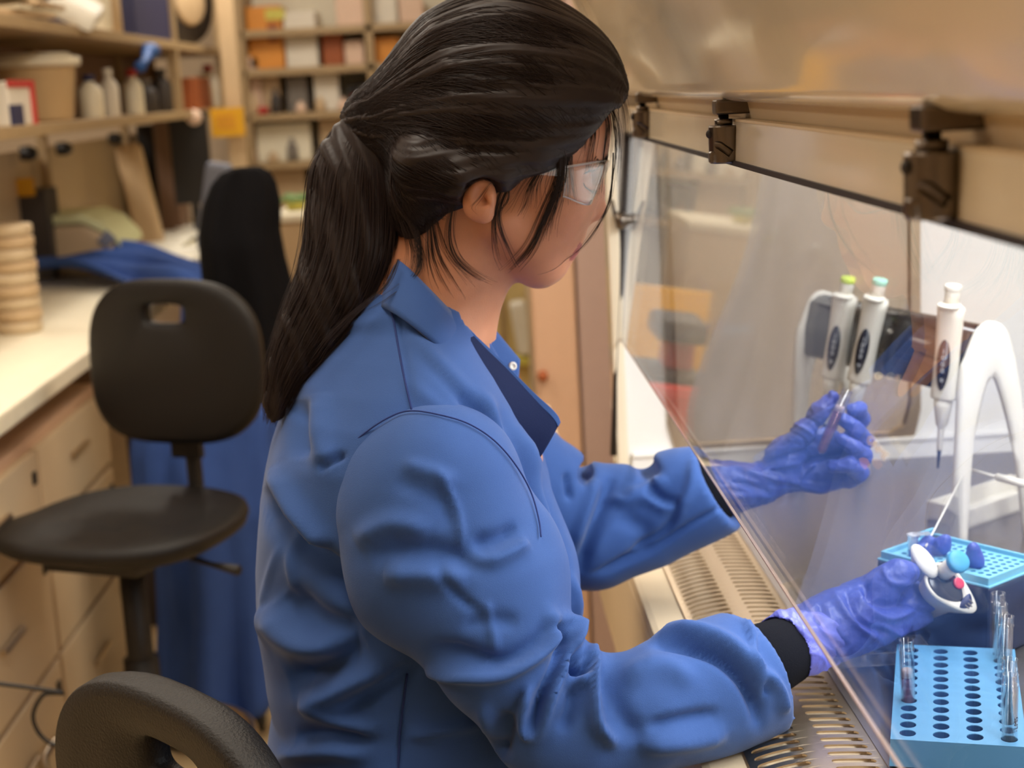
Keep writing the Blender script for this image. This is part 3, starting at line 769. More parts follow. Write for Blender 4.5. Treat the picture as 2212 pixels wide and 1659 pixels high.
b.build('wall', M['clear'], cb)
b = MB(); b.tube([Pf - o_, Pn - o_], 0.0009, seg=6); b.tube([Pf - o_, Pr - o_], 0.0016, seg=6); b.build('rim', M['white_plastic'], cb)
h0 = Pf * 0.45 + Pr * 0.55 - o_; h1 = Pr - o_; b = MB(); b.tube([h0, h1 + (h1 - h0) * 0.5], 0.0045, seg=10); b.build('hinge', M['white_plastic'], cb)
# ------------------------------------------------------------------ the lab behind
def bx(name, lo, hi, m, label=None, cat=None, group=None, bevel=0.004, parent=None, rz=0):
    """axis aligned box between two corners, as a thing whose base is its origin (or a part)"""
    c = [(a + b) / 2 for a, b in zip(lo, hi)]; s = [abs(b - a) for a, b in zip(lo, hi)]
    b = MB()
    if parent is None:
        b.box((0, 0, s[2] / 2), s, bevel=bevel); o = b.build(name, m); o.location = (c[0], c[1], min(lo[2], hi[2])); o.rotation_euler.z = rz
        if label: tag(o, label, cat, group)
    else:
        b.box(c, s, bevel=bevel); o = local(b.build(name, m), parent)
    return o
def pxx(px, py, Y): return float(at(px, py, Y)[0])
def pzz(px, py, Y): return float(at(px, py, Y)[2])
BZ = 0.92
# long reagent bench on the left
bench = tag(empty('lab_bench', (-1.35, 5.0, 0)), 'long cream topped lab bench running into the room beside the black stools', 'bench')
b = MB(); b.box((-1.34, 5.0, BZ - 0.02), (0.95, 4.6, 0.04), bevel=0.006); local(b.build('worktop', M['cream']), bench)
local((lambda b: (b.box((-0.872, 5.0, BZ - 0.026), (0.006, 4.58, 0.022)), b.build('edge_band', M['beige_dark']))[1])(MB()), bench)
for y in (4.2, 5.6, 7.2):
    b = MB(); b.box((-0.95, y, 0.44), (0.05, 0.05, 0.88), bevel=0.004); local(b.build('leg', M['darkgrey']), bench)
b = MB(); b.box((-1.80, 5.0, 0.45), (0.03, 4.5, 0.86)); local(b.build('back_panel', M['brown']), bench)
# drawer unit
du = tag(empty('drawer_unit', (-1.3, 3.2, 0)), 'pinkish beige steel drawer unit under the near end of the long bench', 'cabinet')
yE = 3.72
bx('body', (-1.75, 2.45, 0.05), (-0.925, yE, 0.795), M['pinkbeige'], parent=du)
bx('plinth', (-1.70, 2.5, 0.0), (-0.96, yE - 0.03, 0.05), M['darkgrey'], parent=du)
for k, (z0, z1) in enumerate(((0.60, 0.775), (0.34, 0.585), (0.07, 0.325))):
    for y0, y1 in ((2.47, 3.08), (3.10, yE - 0.015)):
        d = bx('drawer_front', (-0.925, y0, z0), (-0.905, y1, z1), M['beige'], parent=du, bevel=0.003)
        h = bx('handle', (-0.903, (y0 + y1) / 2 - 0.07, (z0 + z1) / 2 + 0.01), (-0.893, (y0 + y1) / 2 + 0.07, (z0 + z1) / 2 + 0.022), M['steel'], parent=du, bevel=0.002)
        h.matrix_parent_inverse = Matrix.Identity(4); mw = Matrix.Translation(-Vector(du.location)); h.parent = d
        h.matrix_parent_inverse = Matrix.Identity(4)
        k2 = bx('lock', (-0.904, y1 - 0.05, z1 - 0.06), (-0.899, y1 - 0.03, z1 - 0.035), M['dark'], parent=du, bevel=0.001)
# reagent shelf over the bench
SZ, SZ2 = 1.425, 1.685
rs = tag(empty('reagent_shelf', (-1.22, 4.7, BZ)), 'two tier beige reagent shelf on posts standing on the long bench', 'shelf')
for z, y1 in ((SZ, 7.2), (SZ2, 7.2)):
    bx('board', (-1.40, 3.0, z - 0.03), (-1.045, y1, z), M['beige_dark'], parent=rs, bevel=0.003)
for y in (3.1, 5.17, 6.45, 7.15):
    bx('post', (-1.396, y - 0.018, BZ), (-1.364, y + 0.018, SZ2 + 0.25), M['beige_dark'], parent=rs, bevel=0.003)
for y in (5.96, 7.17):
    bx('post', (-1.085, y - 0.02, SZ), (-1.045, y + 0.02, SZ2 + 0.5), M['beige_dark'], parent=rs, bevel=0.003)
bx('back_rail', (-1.435, 3.0, BZ + 0.06), (-1.415, 7.2, SZ - 0.09), M['beige'], parent=rs, bevel=0.002)
bx('divider', (-1.40, 3.0, SZ + 0.0), (-1.385, 7.2, SZ2 - 0.03), M['brown'], parent=rs, bevel=0.002)
for (px, py) in ((45, 332), (123, 322), (236, 300)):
    P = onx(px, py, -1.39); b = MB(); b.lathe([(0.022, 0), (0.024, 0.03), (0.014, 0.05)], c=P, axis=(1, 0, 0), seg=16); local(b.build('valve_knob', M['dark']), rs)
def lathe_thing(name, x, y, z, prof, m, label, cat, group=None, cap=None, capname='cap', seg=24):
    t = tag(empty(name, (x, y, z)), label, cat, group)
    b = MB(); b.lathe(prof, seg=seg); b.build('body', m, t)
    if cap:
        b = MB(); b.lathe(cap[0], seg=seg); b.build(capname, cap[1], t)
    return t
def bottle(x, y, z, h, r, m, capm, label, group='bottles on the reagent shelf'):
    return lathe_thing('bottle', x, y, z, [(r * .95, 0), (r, h * .03), (r, h * .62), (r * .8, h * .72), (r * .42, h * .80), (r * .42, h * .88)], m, label, 'bottle', group,
                ([(r * .5, h * .86), (r * .5, h), (r * .45, h * 1.01)], capm))
# tub and box on the lower tier
x, y = pxx(95, 225, 3.72), 3.72
t = tag(empty('lidded_tub', (-1.185, 4.42, SZ)), 'large translucent cream plastic tub with a wide lid at the near end of the shelf', 'tub')
b = MB(); b.lathe([(0.095, 0), (0.10, 0.01), (0.118, 0.150), (0.120, 0.155)], seg=36); b.build('body', mat('tub_plastic', srgb(206, 176, 132), 0.4), t)
b = MB(); b.lathe([(0.120, 0.150), (0.132, 0.152), (0.134, 0.172), (0.128, 0.176), (0.110, 0.178), (0.108, 0.186), (0.102, 0.188)], seg=36); b.build('lid', M['cream'], t)
t = tag(empty('carton', (-1.115, 3.85, SZ)), 'white carton with a red edge and blue strip before the cream tub', 'carton')
bx('body', (-1.20, 3.72, SZ), (-1.06, 3.92, SZ + 0.105), M['white'], parent=t); bx('red_edge', (-1.066, 3.91, SZ), (-1.052, 3.932, SZ + 0.107), M['red'], parent=t, bevel=0.001)
bx('red_band', (-1.062, 3.72, SZ + 0.09), (-1.056, 3.92, SZ + 0.108), M['red'], parent=t, bevel=0.001); bx('blue_strip', (-1.062, 3.72, SZ), (-1.055, 3.82, SZ + 0.05), M['navyb'], parent=t, bevel=0.001)
bottle(-1.12, 4.80, SZ, 0.13, 0.038, M['cream'], M['navyb'], 'squat cream bottle with a navy cap just beyond the tub')
bottle(-1.30, 4.95, SZ, 0.17, 0.040, M['white'], M['blue'], 'tall white bottle with a blue cap behind the squat one')
bottle(-1.11, 5.02, SZ, 0.15, 0.030, M['white'], M['paper'], 'slim white bottle with a white cap between the squat one and the red capped one')
bottle(-1.10, 5.34, SZ, 0.15, 0.034, M['cream'], M['red'], 'cream bottle with a red cap near the end of the lower tier')
bottle(-1.24, 5.25, SZ, 0.10, 0.028, M['rust'], M['white'], 'short rust brown bottle half hidden behind the red capped one')
bottle(-1.12, 5.66, SZ, 0.12, 0.04, M['darkgrey'], M['grey'], 'dark grey bottle by the second shelf post')
bottle(-1.12, 5.95, SZ, 0.16, 0.045, M['darkgrey'], M['darkgrey'], 'large charcoal bottle with a matching cap')
bottle(-1.12, 6.95, SZ, 0.15, 0.04, M['tan'], M['white'], 'tan bottle with a white cap beyond the brown box')
bottle(-1.12, 7.1, SZ, 0.19, 0.045, M['white'], M['red'], 'tall pale bottle with a red cap at the shelf\'s far end')
bx('box', (-1.25, 6.36, SZ), (-1.07, 6.82, SZ + 0.13), M['rust'], 'rust brown box on the lower tier beside a post', 'box', 'boxes on the reagent shelf')
# upper tier
t = tag(empty('paper_stack', (-1.2, 4.1, SZ2)), 'untidy stack of cream papers hanging over the upper tier\'s edge', 'papers')
for k in range(7):
    b = MB(); b.box((0.02 + 0.01 * (k % 3), -0.1 + 0.07 * k % 0.2, 0.012 + 0.014 * k), (0.24, 0.34, 0.012), rot=(0, 0, 0.1 * (k % 4) - 0.15), bevel=0.002); b.build('sheaf', M['cream'] if k % 2 else M['tan'], t)
b = MB(); b.box((0.13, 0.42, 0.05), (0.14, 0.22, 0.06), rot=(0.2, 0.5, 0.2), bevel=0.02); b.build('crumpled_bag', M['paper'], t)
for k, (y, m_) in enumerate(((4.92, 'cream'), (5.07, 'tan'))):
    bottle(-1.11, y, SZ2, 0.22, 0.052, M[m_], M[m_], ('cream', 'tan')[k] + ' round bottomed jar on the upper tier next to the papers', 'jars on the upper tier')
bx('box', (-1.35, 5.30, SZ2), (-1.06, 6.05, SZ2 + 0.30), M['navyb'], 'dark navy box on the upper tier before the round drum', 'box', 'boxes on the reagent shelf')
t = tag(empty('cable_bundle', (-1.03, 5.35, SZ2 - 0.03)), 'bright blue cloth bundle hanging from the upper tier', 'bundle')
b = MB(); b.ball((0, 0, -0.02), 0.055, scale=(0.6, 1, 0.5)); b.tube([(0, -0.03, -0.02), (0.0, -0.12, -0.06), (0.0, -0.2, -0.075)], [0.02, 0.012, 0.02], seg=10); b.build('cloth', M['blue'], t)
t = tag(empty('drum', (-1.15, 6.62, SZ2)), 'dark drum with a round beige lid facing out on the upper tier', 'drum')
b = MB(); b.lathe([(0.17, 0), (0.18, 0.02), (0.18, 0.24), (0.17, 0.26)], c=(-0.16, 0, 0.18), axis=(1, -0.5, 0), seg=32); b.build('body', M['darkgrey'], t)
b = MB(); b.lathe([(0.10, 0.255), (0.10, 0.27), (0.09, 0.275)], c=(-0.16, 0, 0.18), axis=(1, -0.5, 0), seg=32); b.build('lid', M['tan'], t)
# things on the bench
def bench_obj(px, Y): return pxx(px, 600, Y)
t = tag(empty('dish_stack', (-1.12, 3.80, BZ)), 'tall stack of cream dishes at the near end of the bench', 'dishes')
for k in range(9):
    b = MB(); b.lathe([(0.050, 0), (0.055, 0.004), (0.055, 0.024), (0.050, 0.028)], c=(0.002 * (k % 2), 0.003 * (k % 3), 0.030 * k), seg=24); b.build('dish', M['tan'] if k % 2 else M['beige'], t)
t = tag(empty('bench_centrifuge', (pxx(178, 560, 5.35), 5.35, BZ)), 'rounded beige bench machine with a pale green lid behind the blue coat', 'machine')
b = MB(); x0 = 0.20
b.prism([(-0.205, 0), (0.205, 0), (0.21, 0.06), (0.17, 0.13), (0.10, 0.165), (-0.15, 0.165), (-0.20, 0.14), (-0.21, 0.06)], 0.34, Matrix.Rotation(PI / 2, 4, 'X'))
o = b.build('housing', M['beige'], t); bevel_mod(o, 0.012, 3)
b = MB(); b.prism([(-0.20, 0.150), (-0.15, 0.172), (0.10, 0.172), (0.18, 0.130), (0.215, 0.085), (0.21, 0.11), (0.16, 0.17), (0.10, 0.200), (-0.15, 0.200), (-0.20, 0.175)], 0.35, Matrix.Translation((0, 0.005, 0)) @ Matrix.Rotation(PI / 2, 4, 'X'))
b.build('lid', mat('pale_green_cream', srgb(214, 216, 168), 0.4), t)
b = MB(); b.box((0.17, -0.34, 0.115), (0.04, 0.02, 0.05), rot=(0, 0.8, 0), bevel=0.004); b.build('latch', M['greyblue'], t)
for k, (px, Y, m_, h) in enumerate(((160, 6.3, 'navyb', .17), (185, 6.35, 'white', .21), (205, 6.3, 'darkgrey', .16), (222, 6.4, 'paper', .22), (240, 6.3, 'navyb', .15))):
    bottle(pxx(px, 450, Y), Y, BZ, h, 0.028, M[m_], M['dark'] if m_ != 'paper' else M['paper'], ('navy', 'white', 'charcoal', 'pale topped', 'small navy')[k] + ' bottle in the row behind the rounded bench machine', 'bottles in a row on the bench')
t = tag(empty('instrument_box', (-1.42, 5.0, BZ)), 'dark grey instrument box with a yellow sticker left of the bench machine', 'box')
bx('housing', (-1.52, 4.95, BZ), (-1.33, 5.10, BZ + 0.29), M['darkgrey'], parent=t); bx('sticker', (pxx(32, 405, 4.94), 4.94, pzz(50, 425, 4.94)), (pxx(74, 405, 4.94), 4.95, pzz(50, 385, 4.94)), M['yellow'], parent=t)
# papers on the far bench top
t = tag(empty('loose_papers', (-1.05, 5.9, BZ)), 'bright white papers strewn on the far half of the bench top', 'papers')
for k in range(7):
    b = MB(); b.box((random.uniform(-0.13, 0.12), -0.75 + 0.2 * k, 0.004 + 0.004 * k), (0.22, 0.30, 0.004), rot=(0, 0, random.uniform(-.4, .4))); b.build('sheet', M['paper'], t)
for (px, py, Y, w_, h_, m_, lab, rx) in ((308, 310, 5.9, 0.10, 0.24, 'tan', 'tall cream folder leaning upright on the bench past the row of bottles', 0.25),
                                     (435, 350, 5.6, 0.10, 0.155, 'greyblue', 'pale grey tilted panel standing beside the black jacket', -0.35)):
    X = pxx(px, py, Y); zt = pzz(px, py, Y); b = MB(); b.box((0, 0, h_ / 2), (w_, 0.05, h_), rot=None, bevel=0.02, seg=4)
    o = b.build('folder' if m_ == 'tan' else 'tilted_panel', M[m_]); o.location = (X, Y, BZ + 0.002); o.scale = (1, 1, max(1.0, (zt - BZ) / h_)); o.rotation_euler = (0, rx * -0.6, 0); tag(o, lab, 'folder' if m_ == 'tan' else 'panel')
X = pxx(412, 340, 6.2)
t = tag(empty('monitor', (X, 6.2, BZ)), 'black computer monitor standing upright at the end of the bench', 'monitor')
bx('screen', (X - 0.075, 6.19, pzz(412, 440, 6.2)), (X + 0.075, 6.23, pzz(412, 240, 6.2)), M['dark'], parent=t); bx('foot', (X - 0.06, 6.15, BZ), (X + 0.06, 6.27, BZ + 0.02), M['dark'], parent=t); bx('stem', (X - 0.015, 6.2, BZ), (X + 0.015, 6.22, BZ + 0.2), M['dark'], parent=t)
b = MB(); b.lathe([(0.0001, 0), (0.032, 0.002), (0.03, 0.01)], c=(X + 0.03, 6.188, pzz(425, 253, 6.2)), axis=(0, -1, 0), seg=20); local(b.build('round_sticker', M['pinkw']), t)
X = pxx(315, 320, 6.6)
bx('binder', (X - 0.035, 6.6, BZ), (X + 0.035, 6.8, pzz(315, 270, 6.6)), M['dark'], 'narrow black binder standing upright behind the cream folder', 'binder')
X = pxx(355, 320, 6.4)
bx('binder', (X - 0.04, 6.4, BZ), (X + 0.04, 6.6, pzz(355, 262, 6.4)), M['brown'], 'brown binder standing upright next to the monitor', 'binder')
# yellow notice on a post
X = pxx(510, 300, 6.55)
t = tag(empty('notice_post', (X, 6.55, 0)), 'beige service post with a bright yellow notice near the far end of the bench', 'post')
bx('post', (X - 0.035, 6.55, 0), (X + 0.035, 6.62, 2.3), M['tan'], parent=t)
za, zb_ = pzz(490, 295, 6.5), pzz(490, 233, 6.5)
bx('notice', (pxx(455, 260, 6.5), 6.50, za), (pxx(527, 260, 6.5), 6.515, zb_), M['yellow'], parent=t, bevel=0.001)
b = MB()
for k in range(3): b.box(((pxx(455, 260, 6.5) + pxx(520, 260, 6.5)) / 2, 6.498, zb_ - 0.035 - 0.022 * k), (0.08, 0.002, 0.006), m=M['orange'])
local(b.build('print_lines'), t)
# back shelving facing the camera
YS = 7.55
bs = tag(empty('back_shelving', (-0.5, 7.8, 0)), 'open beige shelving along the back wall crowded with boxes', 'shelf')
sx0, sx1 = pxx(520, 100, YS), pxx(1075, 100, YS)
levels = [pzz(700, y, YS) for y in (57, 142, 240, 345, 455)]
for z in levels + [1.0 * 0.35]:
    bx('board', (sx0, YS, z - 0.035), (sx1, YS + 0.42, z), M['beige_dark'], parent=bs, bevel=0.003)
for x in (sx0, (sx0 + sx1) / 2, sx1): bx('post', (x - 0.02, YS, 0), (x + 0.02, YS + 0.42, 2.35), M['beige_dark'], parent=bs, bevel=0.003)
bx('back_sheet', (sx0, YS + 0.42, 0.0), (sx1, YS + 0.44, 2.4), M['cream'], parent=bs, bevel=0.001)
G = 'boxes on the back shelving'
n_ = 0
for (x0, x1, yt, lv, m_, lab) in (
    (735, 800, -20, 0, 'pinkw', 'pale pink box on the top shelf at its start'), (808, 868, -15, 0, 'white', 'white box beside the pale pink one on the top shelf'), (872, 925, -10, 0, 'pinkw', 'pinkish box on the top shelf nearest her hair'),
    (540, 616, 10, 1, 'orange', 'orange box with a lime green patch on the back shelving'), (620, 690, 22, 1, 'white', 'tall white box next to the orange one on the back shelving'),
    (700, 745, 62, 1, 'rust', 'rust coloured packet on the second shelf'), (748, 790, 85, 1, 'pinkw', 'rosy white tub on the second shelf'), (800, 868, 78, 1, 'orange', 'orange tub near her hair on the second shelf'),
    (530, 560, 120, 2, 'pinkw', 'slim pinkish packet standing on the third shelf'), (562, 600, 150, 2, 'tan', 'tan packet on the third shelf'), (615, 660, 160, 2, 'grey', 'grey box on the third shelf'),
    (675, 730, 152, 2, 'white', 'small bright white tub on the third shelf'), (750, 800, 185, 2, 'dark', 'black round item close to the hair tie on the third shelf'),
    (540, 660, 268, 3, 'cream', 'cream box lying flat on the fourth shelf'), (680, 760, 255, 3, 'tan', 'wide tan box on the fourth shelf near the ponytail'),
    (540, 640, 360, 4, 'tan', 'tan box on the fifth shelf beside the black jacket'), (645, 700, 380, 4, 'darkgrey', 'charcoal box on the fifth shelf close to the ponytail')):
    X0, X1 = pxx(x0, 200, YS), pxx(x1, 200, YS); z0 = levels[lv]; z1 = min(pzz((x0 + x1) / 2, yt, YS), z0 + 0.36)
    o = bx('storage_box', (X0, YS + 0.09, z0), (X1, YS + 0.36, max(z1, z0 + 0.04)), M[m_], lab, 'box', G, bevel=0.008)
    if m_ == 'orange' and lv == 1 and x0 == 540:
        for nm, (a, c, d, e), mm in (('lime_patch', (570, 612, 18, 42), 'lime'), ('rust_patch', (572, 596, 50, 90), 'rust')):
            p = MB(); xa, xb = pxx(a, 50, YS), pxx(c, 50, YS); zt, zbm = pzz(a, d, YS), pzz(a, e, YS)
            p.box((((xa + xb) / 2) - o.location.x, -0.142, (zt + zbm) / 2 - o.location.z), (xb - xa, 0.002, zt - zbm)); p.build(nm, M[mm], o)
P = at(772, 210, YS - 0.05)
lathe_thing('jar', P[0] + 0.02, YS + 0.05, levels[2], [(0.05, 0), (0.055, 0.01), (0.055, 0.06), (0.04, 0.075)], M['red'], 'small red jar peeking out beside the hair tie', 'jar', cap=([(0.042, 0.07), (0.05, 0.10), (0.02, 0.12)], M['dark']))
P = pxx(560, 215, YS)
lathe_thing('jar', P, YS + 0.0 + 0.06, levels[2], [(0.03, 0), (0.035, 0.005), (0.035, 0.03), (0.03, 0.035)], M['red'], 'flat dark red dish on the third shelf above the cream box', 'jar')
rr_ = random.Random(5)
used_ = {}
for lv, cnt in ((2, 9), (3, 9), (4, 7)):
    for k in range(cnt):
        px = 530 + (420 * (k + rr_.random() * 0.6)) / cnt; h = rr_.uniform(0.05, 0.13)
        o = lathe_thing('small_bottle', pxx(px, 250, YS), YS + 0.045, levels[lv], [(0.022, 0), (0.026, h * .1), (0.026, h * .65), (0.012, h * .8), (0.013, h)], M[(ck := rr_.choice(['tan', 'grey', 'brown', 'pinkw', 'white', 'darkgrey', 'tan']))], 'small %s bottle, %s along the %s shelf of the back shelving' % (dict(pinkw='pinkish', darkgrey='charcoal').get(ck, ck), ['first', 'second', 'third', 'fourth', 'fifth', 'sixth', 'seventh', 'eighth', 'ninth'][k], {2: 'third', 3: 'fourth', 4: 'fifth'}[lv]), 'bottle', 'small bottles on the back shelving')
# tan low cabinet and potted plant by the ponytail
Xc0, Xc1 = pxx(600, 520, 5.3), pxx(690, 520, 5.3)
t = tag(empty('low_cabinet', (Xc0, 5.3, 0)), 'orange tan low cabinet standing past the black jacket', 'cabinet')
bx('body', (Xc0, 5.3, 0), (Xc1 + 0.12, 5.8, pzz(650, 478, 5.3)), M['tan'], parent=t); bx('top', (Xc0 - 0.01, 5.28, pzz(650, 478, 5.3)), (Xc1 + 0.13, 5.82, pzz(650, 462, 5.3)), M['cream'], parent=t)
t = tag(empty('potted_plant', (pxx(640, 450, 5.5), 5.5, pzz(650, 462, 5.3))), 'small green plant on the tan low cabinet', 'plant')
b = MB(); b.lathe([(0.03, 0), (0.04, 0.03), (0.036, 0.03)], seg=16); b.build('pot', M['lime'], t)
b = MB()
for k in range(16):
    a = 2.4 * k; r = 0.018 + 0.002 * k
    b.ball((r * math.cos(a), r * math.sin(a), 0.04 + 0.002 * (k % 5)), 0.016, scale=(1.3, 0.5, 0.6), rot=(0, 0.5, a), seg=8)
b.build('foliage', M['green'], t)
# tall units between her face and the cabinet
X0, X1 = pxx(1150, 700, 3.5), pxx(1312, 700, 3.5)
t = tag(empty('tall_fridge', ((X0 + X1) / 2, 3.7, 0)), 'tall pinkish beige fridge standing beyond the cabinet\'s far end', 'fridge')
Xs = pxx(1246, 700, 3.5)
bx('door', (X0, 3.50, 0.06), (Xs, 3.55, 2.2), M['pinkbeige'], parent=t, bevel=0.012); bx('body', (X0 + .01, 3.55, 0.02), (0.42, 4.1, 2.2), M['beige'], parent=t)
bx('side_column', (Xs + 0.004, 3.50, 0.03), (0.365, 3.56, 2.2), M['mauve'], parent=t, bevel=0.008)
b = MB(); b.lathe([(0.012, 0), (0.012, 0.02), (0.008, 0.024)], c=at(1172, 810, 3.5), axis=(0, -1, 0), seg=16); local(b.build('door_knob', M['rust']), t)
t = tag(empty('tall_locker', (0.75, 3.4, 0)), 'pale cream locker seen through the side window of the cabinet', 'locker')
bx('body', (0.43, 3.25, 0), (1.2, 3.7, 2.1), M['cab_white'], parent=t)
X0, X1 = pxx(1045, 700, 5.6), pxx(1165, 700, 5.6)
t = tag(empty('tall_cupboard', ((X0 + X1) / 2, 5.8, 0)), 'yellowed cream tall cupboard seen just under her chin', 'cupboard')
bx('body', (X0, 5.6, 0), (X1 + 0.1, 6.2, 2.1), M['yellowcream'], parent=t); bx('door_edge', (pxx(1082, 700, 5.6), 5.585, 0.05), (pxx(1092, 700, 5.6), 5.6, 2.05), M['beige_dark'], parent=t, bevel=0.002)
t = tag(empty('soap_dispenser', (pxx(1128, 720, 5.5), 5.55, pzz(1128, 770, 5.5))), 'white wall dispenser with a pale green tray hanging on the cream cupboard', 'dispenser')
b = MB(); b.box((0, 0, 0.10), (0.06, 0.09, 0.20), rot=(0, -0.12, 0), bevel=0.02, seg=3); b.build('body', M['paper'], t)
b = MB(); b.box((0.02, 0, -0.02), (0.11, 0.09, 0.03), bevel=0.006); b.build('tray', M['lime'], t)
# red machine, yellow board and coat seen mirrored in the sash
t = tag(empty('red_machine', (-0.03, 3.0, 0)), 'red and black mixing machine on a low trolley, seen mirrored in the glass', 'machine')
bx('trolley_top', (-0.16, 2.82, 0.74), (0.16, 3.25, 0.77), M['cream'], parent=t)
for (x, y) in ((-0.13, 2.85), (0.13, 2.85), (-0.13, 3.22), (0.13, 3.22)): bx('trolley_leg', (x - .012, y - .012, 0), (x + .012, y + .012, 0.74), M['steel'], parent=t, bevel=0.002)
bx('base', (-0.075, 2.90, 0.79), (0.09, 3.15, 0.90), M['red'], parent=t, bevel=0.02); bx('base_rim', (-0.085, 2.89, 0.77), (0.10, 3.16, 0.795), M['dark'], parent=t, bevel=0.006)
bx('deck', (-0.07, 2.92, 0.90), (0.085, 3.13, 0.915), M['dark'], parent=t, bevel=0.004); bx('column', (-0.06, 3.02, 0.91), (0.0, 3.12, 0.99), M['red'], parent=t, bevel=0.012); bx('head', (-0.07, 2.96, 0.975), (0.03, 3.13, 1.02), M['dark'], parent=t, bevel=0.012)
t = tag(empty('yellow_board', (-0.05, 3.72, 0)), 'yellow warning board on feet, seen mirrored in the glass', 'board')
bx('panel', (-0.20, 3.70, 0.80), (0.02, 3.72, 1.00), M['yellow'], parent=t); bx('stand', (-0.10, 3.72, 0.02), (-0.08, 3.735, 0.82), M['dark'], parent=t); bx('foot', (-0.18, 3.62, 0), (0.0, 3.82, 0.02), M['dark'], parent=t)

# ------------------------------------------------------------------ cloth: a sheet along a path with folds
def drape(name, path, width_dir, wid, m, folds=5, amp=0.03, parent=None, thick=0.006, seed=0, taper=None, nu=60, nv=50):
    r = np.random.default_rng(seed); C = catmull(path, 12); n = len(C); idx = np.linspace(0, n - 1, nu)
    C = np.array([C[int(i)] * (1 - (i % 1)) + C[min(int(i) + 1, n - 1)] * (i % 1) for i in idx]); wdv = _n(width_dir)
    ph = r.uniform(0, 6.28, 4); V = []
    T = np.gradient(C, axis=0); T /= np.linalg.norm(T, axis=1)[:, None]
    for i in range(nu):
        nn = np.cross(T[i], wdv); nn /= np.linalg.norm(nn) + 1e-9; s = i / (nu - 1)
        w_ = wid * (taper(s) if taper else 1)
        for j in range(nv):
            v = j / (nv - 1) - 0.5
            a = amp * (0.4 + 0.9 * s) * (math.sin(2 * PI * folds * v + ph[0] + 1.2 * s) + 0.5 * math.sin(2 * PI * folds * 1.9 * v + ph[1] - 2 * s)) + 0.012 * math.sin(9 * s + ph[2] + 5 * v)
            V.append(C[i] + wdv * (w_ * v + 0.02 * math.sin(6 * s + ph[3]) ) + nn * a)
    F = [(i * nv + j, i * nv + j + 1, (i + 1) * nv + j + 1, (i + 1) * nv + j) for i in range(nu - 1) for j in range(nv - 1)]
    o = mesh_obj(name, V, F, m, parent); s = o.modifiers.new('solid', 'SOLIDIFY'); s.thickness = thick
    return o
M['coat_far'] = mat('blue_cotton_coat', srgb(56, 84, 150), 0.85, noise=0.04, bump=0.2, bscale=600, spec=0.2)
M['coat_grey'] = mat('grey_blue_coat', srgb(104, 110, 132), 0.85, noise=0.05, spec=0.2)
# hanging coat on a stand behind her (mirrored in the sash)
t = tag(empty('coat_stand', (-0.12, 2.46, 0)), 'grey blue coat hanging from a stand, seen mirrored in the glass', 'coat stand')
b = MB(); b.tube([(0, 0.05, 0.02), (0, 0.05, 1.40)], 0.012, seg=12); b.tube([(0, 0.05, 1.39), (0, 0.0, 1.40)], 0.008, seg=8); b.build('pole', M['steel'], t)
b = MB(); b.lathe([(0.17, 0), (0.17, 0.015), (0.03, 0.03)], c=(0, 0.05, 0), seg=28); b.build('base', M['dark'], t)
drape('coat', [(0.02, 0.03, 1.39), (0.03, -0.02, 1.36), (0.035, -0.03, 1.15), (0.045, -0.035, 0.95), (0.05, -0.03, 0.84)], (0.25, 1, 0), 0.44, M['coat_grey'], 3, 0.016, t, seed=3, taper=lambda s: 0.45 + 0.75 * s ** 0.7)
# blue coat lying over the bench
Yc = 4.72
pts = [at(62, 575, 4.95), at(120, 562, 4.9), at(200, 553, 4.85), at(270, 562, 4.8), at(330, 580, 4.6), at(375, 592, 4.4), at(415, 604, 4.25), at(440, 625, 4.2), at(446, 700, 4.2), at(440, 800, 4.2)]
pts = [np.array([p[0], p[1], max(p[2], BZ + 0.035)]) if k < 6 else p for k, p in enumerate(pts)]
bc = drape('blue_coat', pts, (0.15, 1, -0.02), 0.44, M['coat_far'], 3, 0.020, seed=5)
tag(bc, 'blue lab coat thrown across the bench top and hanging off its edge', 'coat')

